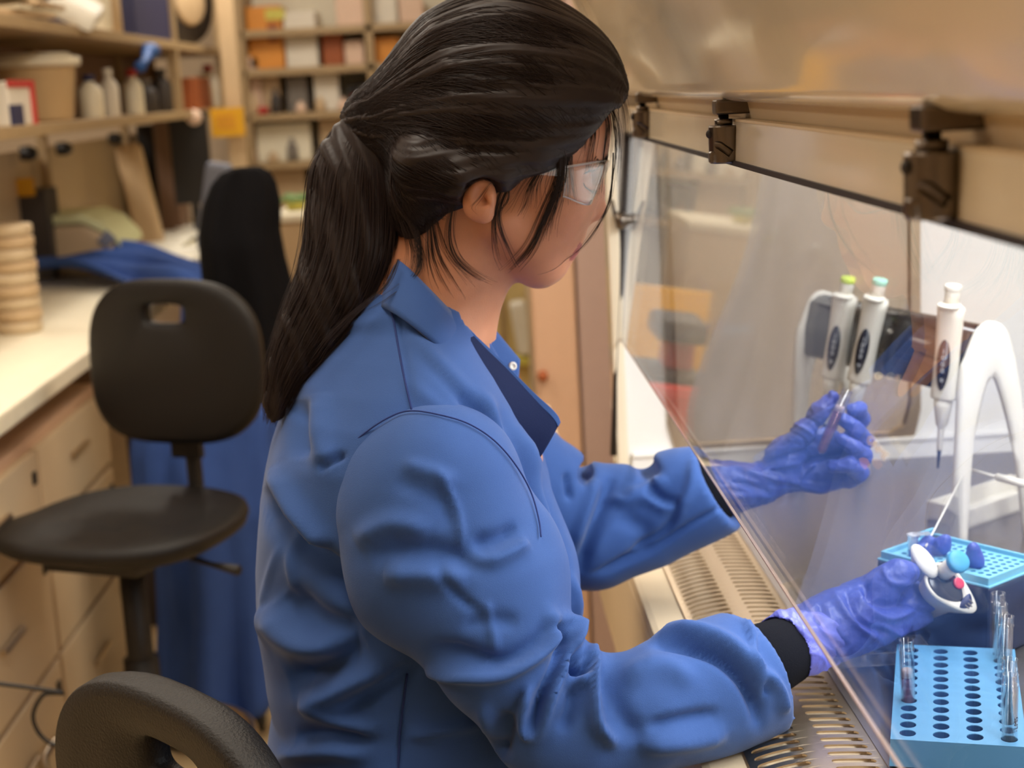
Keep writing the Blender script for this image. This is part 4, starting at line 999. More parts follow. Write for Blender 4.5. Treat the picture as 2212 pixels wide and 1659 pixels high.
# ------------------------------------------------------------------ lab stools
def make_stool(H=0.66, BO=0.115, BS=1.0, LV=True):
    """seat centre above origin, faces -y; backrest on +y; seat height 0.69"""
    r = empty('lab_stool')
    b = MB()
    rings = []
    for z, k in ((0.0, 0.90), (0.012, 0.97), (0.030, 1.0), (0.044, 0.985), (0.050, 0.93), (0.046, 0.6), (0.040, 0.25)):
        ring = []
        for i in range(48):
            a = 2 * PI * i / 48; c, s = math.cos(a), math.sin(a)
            x = 0.225 * math.copysign(abs(c) ** 0.72, c) * k; y = 0.205 * math.copysign(abs(s) ** 0.72, s) * k
            ring.append((x * (1 - 0.10 * s), y, H + z - (0.010 * (1 - (abs(y) / 0.2)) if z > 0.04 else 0) - (0.012 * max(0, -s) ** 3 if z > 0.02 else 0)))
        rings.append(ring)
    b.loft(rings); b.build('seat', M['black_pu'], r)
    # backrest: curved rounded plate with a hand hole
    out = []; N = 72
    hole = rrect(0.085, 0.034, 0.016, 17, 0.0, 0.235)
    outer = []
    for i in range(72):
        a = 2 * PI * i / 72; c, s = math.cos(a), math.sin(a); p = 2 / 3.2
        x = 0.190 * math.copysign(abs(c) ** p, c); z = 0.155 * math.copysign(abs(s) ** p, s)
        if z > 0: x *= 1 - 0.10 * (z / 0.155) ** 2; z -= 0.0
        outer.append((x, 0.145 + z))
    def curve(x, z, off): return (x, 0.205 - 0.030 + 0.55 * x * x + off + 0.02 * (z / 0.3), z)
    bm = MB()
    hole_c = (0.0, 0.235)
    hol = []
    for i in range(72):
        a = 2 * PI * i / 72; c, s = math.cos(a), math.sin(a); p = 2 / 4.0
        hol.append((0.044 * math.copysign(abs(c) ** p, c), 0.235 + 0.019 * math.copysign(abs(s) ** p, s)))
    def ring(t_, off): return [curve(o[0] * (1 - t_) + h[0] * t_, o[1] * (1 - t_) + h[1] * t_, off) for o, h in zip(outer, hol)]
    def shr(L, k, off):
        return [curve(x * k, 0.145 + (z - 0.145) * k, off) for x, z in L]
    rs_ = [shr(outer, 1.0, 0.0), shr(outer, 0.985, -0.010), ring(0.08, -0.014), ring(0.3, -0.015), ring(0.6, -0.015), ring(0.94, -0.014), ring(1.0, -0.009), ring(1.0, 0.012), ring(0.94, 0.018), ring(0.6, 0.022), ring(0.3, 0.022), ring(0.08, 0.020), shr(outer, 0.985, 0.014)]
    rs_.append(rs_[0])
    rs_ = [[(x * BS, y, z * BS + H + BO) for x, y, z in q_] for q_ in rs_]
    bm.loft(rs_, caps=False)
    bmesh.ops.remove_doubles(bm.bm, verts=bm.bm.verts, dist=0.0001)
    bm.build('backrest', M['black_pu'], r)
    b = MB(); b.tube(catmull([(0, 0.02, H - 0.03), (0, 0.15, H - 0.035), (0, 0.225, H - 0.01), (0, 0.235, H + 0.10), (0, 0.222, H + 0.25)], 6), 0.016, seg=12)
    b.box((0, 0.218, H + 0.16), (0.07, 0.02, 0.12), bevel=0.006); b.build('back_bracket', M['dark'], r)
    b = MB(); b.box((0, 0, H - 0.02), (0.20, 0.24, 0.035), bevel=0.008); b.build('seat_plate', M['dark'], r)
    b = MB(); b.tube([(0.08, 0.0, H - 0.02), (0.20, -0.03, H - 0.03), (0.27, -0.05, H - 0.03)], [0.005, 0.005, 0.010], seg=10); b.build('lever', M['dark'], r)
    b = MB(); b.tube([(0, 0, 0.10), (0, 0, H - 0.02)], 0.025, seg=16); b.tube([(0, 0, 0.10), (0, 0, 0.42)], 0.034, seg=16); b.build('column', M['dark'], r)
    b = MB(); b.tube([(0.20 * math.cos(2 * PI * k / 32), 0.20 * math.sin(2 * PI * k / 32), 0.24) for k in range(32)], 0.010, seg=8, closed=True)
    for k in range(3): a = 2 * PI * k / 3; b.tube([(0.03 * math.cos(a), 0.03 * math.sin(a), 0.24), (0.2 * math.cos(a), 0.2 * math.sin(a), 0.24)], 0.008, seg=8)
    b.build('foot_ring', M['steel'], r)
    for k in range(5):
        a = 2 * PI * k / 5 + 0.3; c, s = math.cos(a), math.sin(a)
        b = MB(); b.tube([(0.03 * c, 0.03 * s, 0.105), (0.16 * c, 0.16 * s, 0.085), (0.29 * c, 0.29 * s, 0.062)], [0.024, 0.019, 0.014], seg=10)
        lg = b.build('leg', M['dark'], r)
        b = MB(); b.lathe([(0.020, 0), (0.026, 0.004), (0.026, 0.018), (0.020, 0.022)], c=(0.29 * c + 0.011 * s, 0.29 * s - 0.011 * c, 0.028), axis=(-s, c, 0), seg=16); b.build('castor', M['dark'], lg)
    return r
st = make_stool(0.66, 0.150, 1.05); GS = 'black lab stools'
c_ = at(268, 1130, 2.78)
st.location = (c_[0], 2.80, 0.0); st.rotation_euler.z = math.radians(-24); st.scale = (1, 1, 1)
tag(st, 'black lab stool whose seat is in full view beside the drawer unit', 'stool', GS)
s2 = make_stool(0.55, 0.06, 0.9); s2.location = (pxx(520, 900, 3.42), 3.68, 0); s2.rotation_euler.z = math.radians(178); tag(s2, 'black lab stool hidden under the black jacket and blue coat', 'stool', GS)
s3 = make_stool(0.60, 0.085, 1.0)
Yn_ = 1.44
s3.location = (-0.115, 1.33, -0.02 + 0.02); s3.rotation_euler.z = math.radians(-270 + 42 + 0); tag(s3, 'black lab stool the seated person uses, its hand hole backrest close to the camera', 'stool', GS)
# black jacket over the second stool, blue coat below it
def blob_cloth(name, outline, Y, depth, m, label, cat, seed=0, fold=0.012, nfold=6, parent=None):
    """a hanging garment with a front and a back: outline rows (py, px_left, px_right)"""
    r = np.random.default_rng(seed); V = []; rows = []; N = 40; O = np.array(outline, float)
    ys = np.linspace(O[0, 0], O[-1, 0], 44); ph = r.uniform(0, 6, 3)
    for k, py in enumerate(ys):
        xl, xr = np.interp(py, O[:, 0], O[:, 1]), np.interp(py, O[:, 0], O[:, 2]); s = k / 43
        A = at(xl, py, Y); B = at(xr, py, Y); c = (A + B) / 2; h = (B[0] - A[0]) / 2; ring = []
        for i in range(N):
            a = 2 * PI * i / N; cs, sn = math.cos(a), math.sin(a)
            d = fold * (0.2 + s) * math.sin(nfold * a + ph[0] + 2 * s) + fold * 0.5 * math.sin(nfold * 1.7 * a + ph[1])
            ring.append((c[0] + (h + d * 0.6) * math.copysign(abs(cs) ** 0.8, cs), Y + (depth + d) * math.copysign(abs(sn) ** 0.8, sn) * (0.55 + 0.45 * min(1, s * 3)), c[2]))
        rows.append(ring)
    b = MB(); b.loft(rows); o = b.build(name, m, parent)
    if label: tag(o, label, cat)
    return o
blob_cloth('black_jacket', [(362, 505, 560), (372, 480, 578), (395, 460, 592), (440, 442, 602), (500, 433, 601), (560, 436, 612), (640, 445, 634), (740, 470, 648), (860, 490, 655)], 3.46, 0.09, M['black_cloth'], 'black jacket hung over the back of the second stool', 'jacket', 2)
blob_cloth('blue_lab_coat', [(880, 300, 600), (960, 285, 600), (1040, 292, 610), (1180, 350, 610), (1300, 362, 612), (1420, 366, 615), (1478, 372, 618), (1500, 430, 600), (1512, 465, 530)], 3.36, 0.15, M['coat_far'], 'blue lab coat hanging low over the second stool', 'coat', 4, 0.03, 7)
# thin black hose loop near the drawer unit
c_ = at(100, 1550, 2.2)
b = MB(); P = [at(px, py, 2.2) for px, py in ((118, 1493), (95, 1500), (76, 1528), (72, 1556), (86, 1586), (110, 1606), (140, 1615), (170, 1640))]; P += [P[-1] + np.array([0.02, 0.02, -0.15]), np.array([P[-1][0] + 0.03, P[-1][1] + 0.05, 0.15]), np.array([P[-1][0] + 0.05, P[-1][1] + 0.1, 0.0035]), np.array([P[-1][0] + 0.2, P[-1][1] + 0.2, 0.0035])]; P = [P[0] * 0 + np.array([-0.90, P[0][1], P[0][2] + 0.05])] + P
b.tube(catmull(P, 6), 0.0035, seg=8); o = b.build('cable', M['dark']); tag(o, 'thin black cable looping above the floor behind the near stool', 'cable')
# ------------------------------------------------------------------ sculpting with distance fields
class Field:
    def __init__(s, lo, hi, h):
        s.lo = np.array(lo, float); s.h = h
        s.n = np.ceil((np.array(hi) - s.lo) / h).astype(int) + 1
        s.ax = [s.lo[i] + h * np.arange(s.n[i]) for i in range(3)]
        s.f = np.full(s.n, 0.06, np.float32)
    def _box(s, lo, hi):
        a = np.clip(np.floor((np.array(lo) - s.lo) / s.h).astype(int), 0, s.n); b = np.clip(np.ceil((np.array(hi) - s.lo) / s.h).astype(int) + 1, 0, s.n)
        sl = tuple(slice(a[i], b[i]) for i in range(3))
        if any(b[i] - a[i] <= 0 for i in range(3)): return None, None
        X, Y, Z = np.meshgrid(s.ax[0][sl[0]], s.ax[1][sl[1]], s.ax[2][sl[2]], indexing='ij', sparse=True)
        return sl, (X, Y, Z)
    def comb(s, sl, d, k, sub=False):
        a = s.f[sl]; d = d.astype(np.float32)
        if sub:
            d = -d; h = np.clip(0.5 - 0.5 * (a - d) / k, 0, 1) if k > 0 else (d > a).astype(np.float32)
            s.f[sl] = a * (1 - h) + d * h + k * h * (1 - h)
        else:
            h = np.clip(0.5 + 0.5 * (a - d) / k, 0, 1); s.f[sl] = a * (1 - h) + d * h - k * h * (1 - h)
    def ell(s, c, r, R=None, k=0.01, sub=False):
        """ellipsoid; R: rows are the local axes"""
        c = np.array(c, float); r = np.array(r, float); m = r.max() + 0.03 + k
        sl, g = s._box(c - m, c + m)
        if sl is None: return
        D = [g[i] - c[i] for i in range(3)]
        if R is not None: D = [R[i][0] * D[0] + R[i][1] * D[1] + R[i][2] * D[2] for i in range(3)]
        k0 = np.sqrt((D[0] / r[0]) ** 2 + (D[1] / r[1]) ** 2 + (D[2] / r[2]) ** 2); k1 = np.sqrt((D[0] / r[0] ** 2) ** 2 + (D[1] / r[1] ** 2) ** 2 + (D[2] / r[2] ** 2) ** 2)
        s.comb(sl, k0 * (k0 - 1) / (k1 + 1e-6), k, sub)
    def cone(s, a, b, ra, rb, k=0.01, sub=False, flat=None):
        """capsule with two radii; flat=(axis, factor) squeezes the section along that axis"""
        a = np.array(a, float); b = np.array(b, float); m = max(ra, rb) * (1.6 if flat else 1) + 0.03 + k
        sl, g = s._box(np.minimum(a, b) - m, np.maximum(a, b) + m)
        if sl is None: return
        ab = b - a; D = [g[i] - a[i] for i in range(3)]; L2 = float(ab @ ab) + 1e-12
        t = np.clip((D[0] * ab[0] + D[1] * ab[1] + D[2] * ab[2]) / L2, 0, 1)
        E = [D[i] - ab[i] * t for i in range(3)]
        if flat:
            n, fct = flat; n = np.array(n, float); n /= np.linalg.norm(n); q = (E[0] * n[0] + E[1] * n[1] + E[2] * n[2]) * (1 / fct - 1); E = [E[i] + n[i] * q for i in range(3)]
        s.comb(sl, np.sqrt(E[0] ** 2 + E[1] ** 2 + E[2] ** 2) - (ra + (rb - ra) * t), k, sub)
    def chain(s, pts, k=0.012, sub=False, flat=None):
        for (a, ra), (b, rb) in zip(pts, pts[1:]): s.cone(a, b, ra, rb, k, sub, flat)
    def stack(s, rows, k=0.02, p=2.3):
        """rows (z, cx, ax, cy, ay): superelliptic sections"""
        R = np.array(sorted(rows)); lo = [(R[:, 1] - R[:, 2]).min() - .03, (R[:, 3] - R[:, 4]).min() - .03, R[0, 0] - .03]; hi = [(R[:, 1] + R[:, 2]).max() + .03, (R[:, 3] + R[:, 4]).max() + .03, R[-1, 0] + .03]
        sl, g = s._box(lo, hi); z = g[2].ravel()
        cx_, ax_, cy_, ay_ = (np.interp(z, R[:, 0], R[:, i])[None, None, :] for i in (1, 2, 3, 4))
        q = (np.abs((g[0] - cx_) / ax_) ** p + np.abs((g[1] - cy_) / ay_) ** p) ** (1 / p)
        d = (q - 1) * np.minimum(ax_, ay_); zz = np.maximum(R[0, 0] - z, z - R[-1, 0])[None, None, :]
        s.comb(sl, np.maximum(d, zz), k)
    def cut(s, p, n, k=0.004):
        """keep the side the normal points away from"""
        n = _n(n); X, Y, Z = np.meshgrid(*s.ax, indexing='ij', sparse=True)
        d = (X - p[0]) * n[0] + (Y - p[1]) * n[1] + (Z - p[2]) * n[2]; s.f = np.maximum(s.f, d.astype(np.float32))
    def sample(s, P):
        q = (np.asarray(P, float) - s.lo) / s.h; i = np.clip(np.floor(q).astype(int), 0, s.n - 2); t = np.clip(q - i, 0, 1); v = 0
        for dx in (0, 1):
            for dy in (0, 1):
                for dz in (0, 1):
                    w_ = (t[..., 0] if dx else 1 - t[..., 0]) * (t[..., 1] if dy else 1 - t[..., 1]) * (t[..., 2] if dz else 1 - t[..., 2])
                    v = v + w_ * s.f[i[..., 0] + dx, i[..., 1] + dy, i[..., 2] + dz]
        return v
    def grad(s, P):
        e = s.h; P = np.asarray(P, float); g = np.stack([s.sample(P + np.eye(3)[i] * e) - s.sample(P - np.eye(3)[i] * e) for i in range(3)], -1)
        return g / (np.linalg.norm(g, axis=-1, keepdims=True) + 1e-9)
    def mesh(s, smooth=2):
        f = s.f; b = f < 0; nx, ny, nz = f.shape; cor = [(i, j, k) for i in (0, 1) for j in (0, 1) for k in (0, 1)]
        cnt = sum(b[i:nx - 1 + i, j:ny - 1 + j, k:nz - 1 + k].astype(np.int8) for i, j, k in cor)
        act = (cnt > 0) & (cnt < 8); idx = np.argwhere(act); ids = np.full(act.shape, -1, np.int64); ids[act] = np.arange(len(idx))
        acc = np.zeros((len(idx), 3)); num = np.zeros(len(idx)); I = idx.T
        for a in range(8):
            for d in range(3):
                if cor[a][d] == 1: continue
                o1 = cor[a]; o2 = tuple(o1[q] + (q == d) for q in range(3))
                f1 = f[I[0] + o1[0], I[1] + o1[1], I[2] + o1[2]]; f2 = f[I[0] + o2[0], I[1] + o2[1], I[2] + o2[2]]
                m = (f1 < 0) != (f2 < 0); t = f1[m] / (f1[m] - f2[m] + 1e-12); p = np.tile(np.array(o1, float), (m.sum(), 1)); p[:, d] += t
                acc[m] += p; num[m] += 1
        V = (idx + acc / num[:, None]) * s.h + s.lo; F = []
        for d in range(3):
            o = [slice(0, None)] * 3; o2 = [slice(0, None)] * 3; o[d] = slice(0, -1); o2[d] = slice(1, None)
            ch = b[tuple(o)] != b[tuple(o2)]; e1, e2 = [q for q in range(3) if q != d]
            P = np.argwhere(ch); P = P[(P[:, e1] > 0) & (P[:, e2] > 0) & (P[:, e1] < f.shape[e1] - 1) & (P[:, e2] < f.shape[e2] - 1)]
            def g(a, c): Q = P.copy(); Q[:, e1] -= a; Q[:, e2] -= c; return ids[Q[:, 0], Q[:, 1], Q[:, 2]]
            q4 = np.stack([g(1, 1), g(0, 1), g(0, 0), g(1, 0)], 1); fl = b[P[:, 0], P[:, 1], P[:, 2]]
            if d == 1: fl = ~fl
            q4[~fl] = q4[~fl][:, ::-1]; F.append(q4)
        F = np.concatenate(F); F = F[(F >= 0).all(1)]
        V = lap(V, F, smooth); return V, F
def edges_of(F):
    E = np.concatenate([F[:, [i, (i + 1) % 4]] for i in range(4)]); E.sort(axis=1); return np.unique(E, axis=0)
def lap(V, F, it, lam=0.5):
    if not it: return V
    E = edges_of(F); deg = np.bincount(E.ravel(), minlength=len(V)).astype(float) + 1e-9
    for _ in range(it):
        for l in (lam, -lam * 0.9 if it > 1 else 0):
            if l == 0: continue
            S = np.stack([np.bincount(E[:, 0], V[E[:, 1], i], len(V)) + np.bincount(E[:, 1], V[E[:, 0], i], len(V)) for i in range(3)], 1) / deg[:, None]
            V = V + l * (S - V)
    return V
def vnormals(V, F):
    n = np.cross(V[F[:, 2]] - V[F[:, 0]], V[F[:, 3]] - V[F[:, 1]]); N = np.zeros_like(V)
    for i in range(4):
        for c in range(3): N[:, c] += np.bincount(F[:, i], n[:, c], len(V))
    return N / (np.linalg.norm(N, axis=1, keepdims=True) + 1e-12)
def fast_mesh(name, V, F, m, parent=None):
    me = bpy.data.meshes.new(name); F = np.asarray(F); k = F.shape[1]
    me.vertices.add(len(V)); me.vertices.foreach_set('co', np.asarray(V, np.float32).ravel())
    me.loops.add(F.size); me.loops.foreach_set('vertex_index', F.astype(np.int32).ravel())
    me.polygons.add(len(F)); me.polygons.foreach_set('loop_start', np.arange(0, F.size, k, dtype=np.int32))
    me.polygons.foreach_set('use_smooth', np.ones(len(F), bool)); me.update(calc_edges=True); me.validate()
    me.materials.append(m); return link(bpy.data.objects.new(name, me), parent)
def crease(V, F, lines, facing=True):
    """push the cloth in or out along drawn fold lines: (points in photo pixels, depth in m, half width px, fade, side)"""
    N = vnormals(V, F); Q = project(V); q = Q[:, :2]
    view = CAM - V; view /= np.linalg.norm(view, axis=1)[:, None]; fc = np.clip(((N * view).sum(1) + 0.05) / 0.3, 0, 1) if facing else 1.0
    D = np.zeros(len(V))
    for pts, amp, wd, *rest in lines:
        asym = rest[0] if rest else 0.0
        C = catmull(pts, 6); best = np.full(len(V), 1e9); side = np.zeros(len(V)); tt = np.zeros(len(V)); lo = C.min(0) - 4 * wd; hi = C.max(0) + 4 * wd
        m = ((q > lo) & (q < hi)).all(1); qi = q[m]; bd = best[m]; sd = side[m]; ti = tt[m]; n = len(C) - 1
        for i in range(n):
            a, b_ = C[i], C[i + 1]; ab = b_ - a; L = ab @ ab + 1e-9; t = np.clip(((qi - a) @ ab) / L, 0, 1); e = qi - a - t[:, None] * ab; d = np.hypot(e[:, 0], e[:, 1]); u = d < bd
            bd[u] = d[u]; sd[u] = np.sign(ab[0] * e[u, 1] - ab[1] * e[u, 0]); ti[u] = (i + t[u]) / n
        fade = np.clip(np.minimum(ti, 1 - ti) * 5, 0, 1) ** 0.7
        w2 = np.where(sd * asym > 0, wd * (1 + 2 * abs(asym)), wd)
        D[m] += 1.3 * amp * np.exp(-(bd / w2) ** 2) * (0.15 + 0.85 * fade)
    return V + N * (D * fc)[:, None]
def A(px, py, Y): return at(px, py, Y)
def wav(V, amps):
    """soft all-over cloth unevenness"""
    d = 0
    for (kx, ky, kz, ph, a) in amps: d = d + a * np.sin(V[:, 0] * kx + V[:, 1] * ky + V[:, 2] * kz + ph)
    return d

# ------------------------------------------------------------------ the person
YS0 = 1.40                                    # her plane of symmetry
PXM = 1.40 / FPX                              # metres per photo pixel in that plane
person = tag(empty('person', (-0.03, YS0, 0.0)), 'seated person with dark ponytail, blue lab coat and violet gloves working at the cabinet', 'person')
M['skin'] = mat('skin', srgb(190, 128, 94), 0.48, noise=0.05, nscale=60, bump=0.12, bscale=900, sss=0.12)
M['lip'] = mat('lip_skin', srgb(150, 72, 66), 0.42)
M['hair'] = mat('dark_brown_hair', srgb(34, 23, 20), 0.5, spec=0.35)
M['hair_strand'] = mat('dark_brown_hair_strand', srgb(38, 25, 21), 0.45, spec=0.32)
M['coat'] = mat('royal_blue_twill', srgb(54, 85, 144), 0.8, sheen=0.15, noise=0.03, nscale=40, bump=0.25, bscale=1400, spec=0.25)
M['coat_shaded'] = mat('coat_facing_shaded', srgb(22, 32, 66), 0.85, bump=0.2, bscale=1400, spec=0.15)  # coat blue darkened: shade on the flap's inner side painted into the colour
M['seam'] = mat('navy_stitching', srgb(28, 46, 104), 0.9)
M['glove'] = mat('violet_nitrile', srgb(64, 78, 162), 0.42, noise=0.05, nscale=50, bump=0.6, bscale=160, spec=0.45)
M['sleeve_black'] = mat('black_knit', srgb(14, 15, 22), 0.95, bump=0.4, bscale=900, spec=0.1)
M['trousers'] = mat('dark_trousers', srgb(34, 38, 54), 0.9)
M['elastic'] = mat('dark_hair_elastic', srgb(38, 26, 26), 0.7, bump=0.4, bscale=1200)
def local2(o): return local(o, person)

def head_field():
    P = lambda x, y, Y=YS0: A(x, y, Y); m = PXM
    lo = np.minimum(P(760, 720), P(1360, -60)) - [0.0, 0.13, 0.02]; hi = np.maximum(P(760, 720), P(1360, -60)) + [0.02, 0.13, 0.02]
    f = Field(lo, hi, 0.0017)
    def axes(deg):   # local x rotated in the picture plane (down positive)
        c, s = math.cos(math.radians(deg)), math.sin(math.radians(deg)); return np.array([[c, 0, -s], [0, 1, 0], [s, 0, c]])
    f.ell(P(1060, 232), (238 * m, 0.073, 208 * m), axes(0), 0.01)
    f.ell(P(1175, 300), (132 * m, 0.064, 140 * m), axes(20), 0.03)            # forehead and temples
    f.ell(P(1170, 420), (116 * m, 0.060, 122 * m), axes(20), 0.03)            # mid face
    f.ell(P(1150, 520), (72 * m, 0.047, 80 * m), axes(20), 0.035)             # jaw volume
    f.cone(P(1168, 575), P(1186, 568), 0.0165, 0.0155, 0.018)                 # chin
    for s in (-1, 1):
        f.cone(P(1075, 480, YS0 + s * 0.052), P(1165, 575, YS0 + s * 0.020), 0.016, 0.013, 0.025)   # jaw line
        f.ell(P(1205, 430, YS0 + s * 0.036), (0.022, 0.018, 0.020), None, 0.02)                    # cheek
        f.ell(P(1262, 385, YS0 + s * 0.032), (0.012, 0.016, 0.010), None, 0.010, sub=True)         # socket
        f.ell(P(1247, 389, YS0 + s * 0.030), (0.0130, 0.0130, 0.0112), None, 0.006)                # closed lid
        f.cone(P(1283, 347, YS0 + s * 0.012), P(1266, 347, YS0 + s * 0.042), 0.0065, 0.006, 0.008) # brow ridge
        f.ell(P(1266, 461, YS0 + s * 0.0115), (0.0080, 0.0062, 0.0064), None, 0.005)               # wing of the nose
        f.ell(P(1272, 471, YS0 + s * 0.007), (0.0035, 0.0028, 0.0022), None, 0.001, sub=True)      # nostril
    f.chain([(P(1276, 372), 0.0062), (P(1285, 412), 0.0058), (P(1290, 448), 0.0070)], 0.010)       # bridge
    f.ell(P(1292, 454), (0.0072, 0.0078, 0.0068), None, 0.006)                                     # tip
    f.cone(P(1285, 466), P(1256, 476), 0.0038, 0.006, 0.006)                                       # columella
    f.ell(P(1214, 512), (0.016, 0.022, 0.018), None, 0.014)                                        # mouth mound
    f.cone(P(1232, 526), P(1222, 531, YS0 - 0.018), 0.0050, 0.003, 0.004); f.cone(P(1232, 526), P(1222, 531, YS0 + 0.018), 0.0050, 0.003, 0.004)
    f.cone(P(1228, 545), P(1216, 543, YS0 - 0.016), 0.0056, 0.003, 0.004); f.cone(P(1228, 545), P(1216, 543, YS0 + 0.016), 0.0056, 0.003, 0.004)
    f.cone(P(1250, 536), P(1216, 538, YS0 - 0.02), 0.0010, 0.0010, 0.0015, sub=True); f.cone(P(1250, 536), P(1216, 538, YS0 + 0.02), 0.0010, 0.0010, 0.0015, sub=True)
    # neck, joined to the trunk
    f.chain([(P(1010, 430), 0.055), (P(968, 560), 0.052), (P(930, 660), 0.056), (P(900, 740), 0.070)], 0.02)
    f.cone(P(1040, 560), P(985, 680), 0.022, 0.024, 0.025)
    # ears
    for s in (-1, 1):
        ye = YS0 + s * 0.0755
        f.ell(P(1036, 432, ye), (0.0145, 0.0085, 0.019), axes(18), 0.004)
        f.ell(P(1046, 462, ye), (0.0085, 0.0055, 0.0085), None, 0.004)
        f.ell(P(1040, 420, ye + s * 0.009), (0.0082, 0.0060, 0.0115), axes(18), 0.0025, sub=True)
        f.ell(P(1050, 432, ye + s * 0.007), (0.0055, 0.0075, 0.0050), None, 0.002, sub=True)
        f.cone(P(1057, 425, ye + s * 0.004), P(1060, 434, ye + s * 0.004), 0.0035, 0.003, 0.003)
    return f
hf = head_field()
V, F = hf.mesh(3)
# body: head + neck + trunk, arms, hips as one skin
def trunk_field():
    f = Field((-0.26, 1.12, 0.58), (0.30, 1.68, 1.34), 0.0055)
    P = A
    f.stack([(z, x, ax_, YS0, ay) for z, x, ax_, ay in ((0.62, -0.05, 0.12, 0.17), (0.75, -0.045, 0.10, 0.155), (0.85, -0.04, 0.085, 0.13), (1.0, -0.035, 0.095, 0.14), (1.12, -0.03, 0.09, 0.145), (1.19, -0.045, 0.07, 0.12), (1.23, -0.06, 0.04, 0.06))], 0.03)
    f.chain([(P(900, 740, YS0), 0.060), (P(910, 1040, 1.275), 0.042), (P(1000, 1240, 1.25), 0.034), (P(1072, 1395, 1.222), 0.021), (P(1180, 1505, 1.212), 0.018), (P(1290, 1552, 1.205), 0.018), (P(1480, 1500, 1.23), 0.024), (P(1690, 1405, 1.29), 0.022)], 0.03)
    f.chain([(P(900, 740, YS0), 0.060), (P(950, 900, 1.54), 0.045), (P(1130, 1060, 1.60), 0.038), (P(1270, 1150, 1.62), 0.034), (P(1430, 1100, 1.60), 0.026), (P(1560, 1052, 1.588), 0.013)], 0.03)
    return f
tf = trunk_field()
# lay the trunk's field into the head's grid where they meet so that one surface runs through
X, Y, Z = np.meshgrid(*hf.ax, indexing='ij')
zmask = hf.ax[2] < 1.30
G_ = np.stack([X[:, :, zmask], Y[:, :, zmask], Z[:, :, zmask]], -1)
d = tf.sample(G_); inside = ((G_ > tf.lo + 0.01) & (G_ < tf.lo + (tf.n - 1) * tf.h - 0.01)).all(-1); d = np.where(inside, d, 0.06)
hf.comb((slice(None), slice(None), zmask), d, 0.02)
zc = hf.lo[2] + 0.012
Vh, Fh = hf.mesh(3)
tf.f[:, :, tf.ax[2] > zc + 0.004] = 0.06
Vt, Ft = tf.mesh(3)
# trim the head mesh's floor and merge both into one body mesh
bot = Vh[:, 2] < hf.lo[2] + 0.006
Fh = Fh[~bot[Fh].any(1)]
V = np.concatenate([Vh, Vt]); F = np.concatenate([Fh, Ft + len(Vh)])
body = local2(fast_mesh('body', V, F, M['skin']))
# tint the lips on the body itself
body.data.materials.append(M['lip'])
cen = V[F].mean(1); lc = A(1234, 536, YS0)
lipm = (np.abs(cen[:, 1] - YS0) < 0.023) & (((cen[:, 0] - lc[0]) / 0.010) ** 2 + ((cen[:, 2] - lc[2]) / 0.0098) ** 2 < 1)
body.data.polygons.foreach_set('material_index', lipm.astype(np.int32))

# trousers and legs
f = Field((-0.20, 1.20, 0.05), (0.52, 1.60, 0.80), 0.009)
for s in (-1, 1):
    f.chain([((-0.04, YS0 + s * 0.075, 0.735), 0.085), ((0.08, YS0 + s * 0.09, 0.735), 0.080), ((0.12, YS0 + s * 0.10, 0.70), 0.065), ((0.115, YS0 + s * 0.11, 0.45), 0.055), ((0.10, YS0 + s * 0.11, 0.30), 0.045)], 0.03)
    f.chain([((0.09, YS0 + s * 0.11, 0.275), 0.035), ((0.17, YS0 + s * 0.12, 0.262), 0.028)], 0.01)
Vt_, Ft_ = f.mesh(3); local2(fast_mesh('trousers', Vt_, Ft_, M['trousers']))

# ---- lab coat
CO = {}
def px_rows(rows):
    out = []
    for py, xb, xf, ay in rows:
        a, b = A(xb, py, YS0), A(xf, py, YS0); out.append(((a[2] + b[2]) / 2, (a[0] + b[0]) / 2, (b[0] - a[0]) / 2, YS0, ay))
    return out
f = Field((-0.30, 1.16, 0.56), (0.22, 1.66, 1.30), 0.0036)
f.stack(px_rows([(690, 742, 1010, 0.062), (735, 690, 1035, 0.100), (790, 642, 1078, 0.135), (850, 612, 1112, 0.160), (930, 588, 1148, 0.176), (1050, 564, 1190, 0.182), (1200, 553, 1226, 0.180), (1330, 553, 1248, 0.178), (1430, 574, 1262, 0.180), (1490, 594, 1270, 0.186), (1570, 588, 1278, 0.195), (1660, 576, 1285, 0.20), (1800, 560, 1290, 0.20)]), 0.02, 2.1)
for s in (-1, 1): f.chain([(A(890, 700, YS0 + s * 0.01), 0.050), (A(905, 905, YS0 + s * 0.095), 0.050), (A(925, 1075, YS0 + s * 0.140), 0.046)], 0.04)
f.chain([(A(1000, 1050, 1.30), 0.06), (A(1060, 1250, 1.32), 0.07)], 0.05)
f.f = np.maximum(f.f, 0 * f.f - 1)
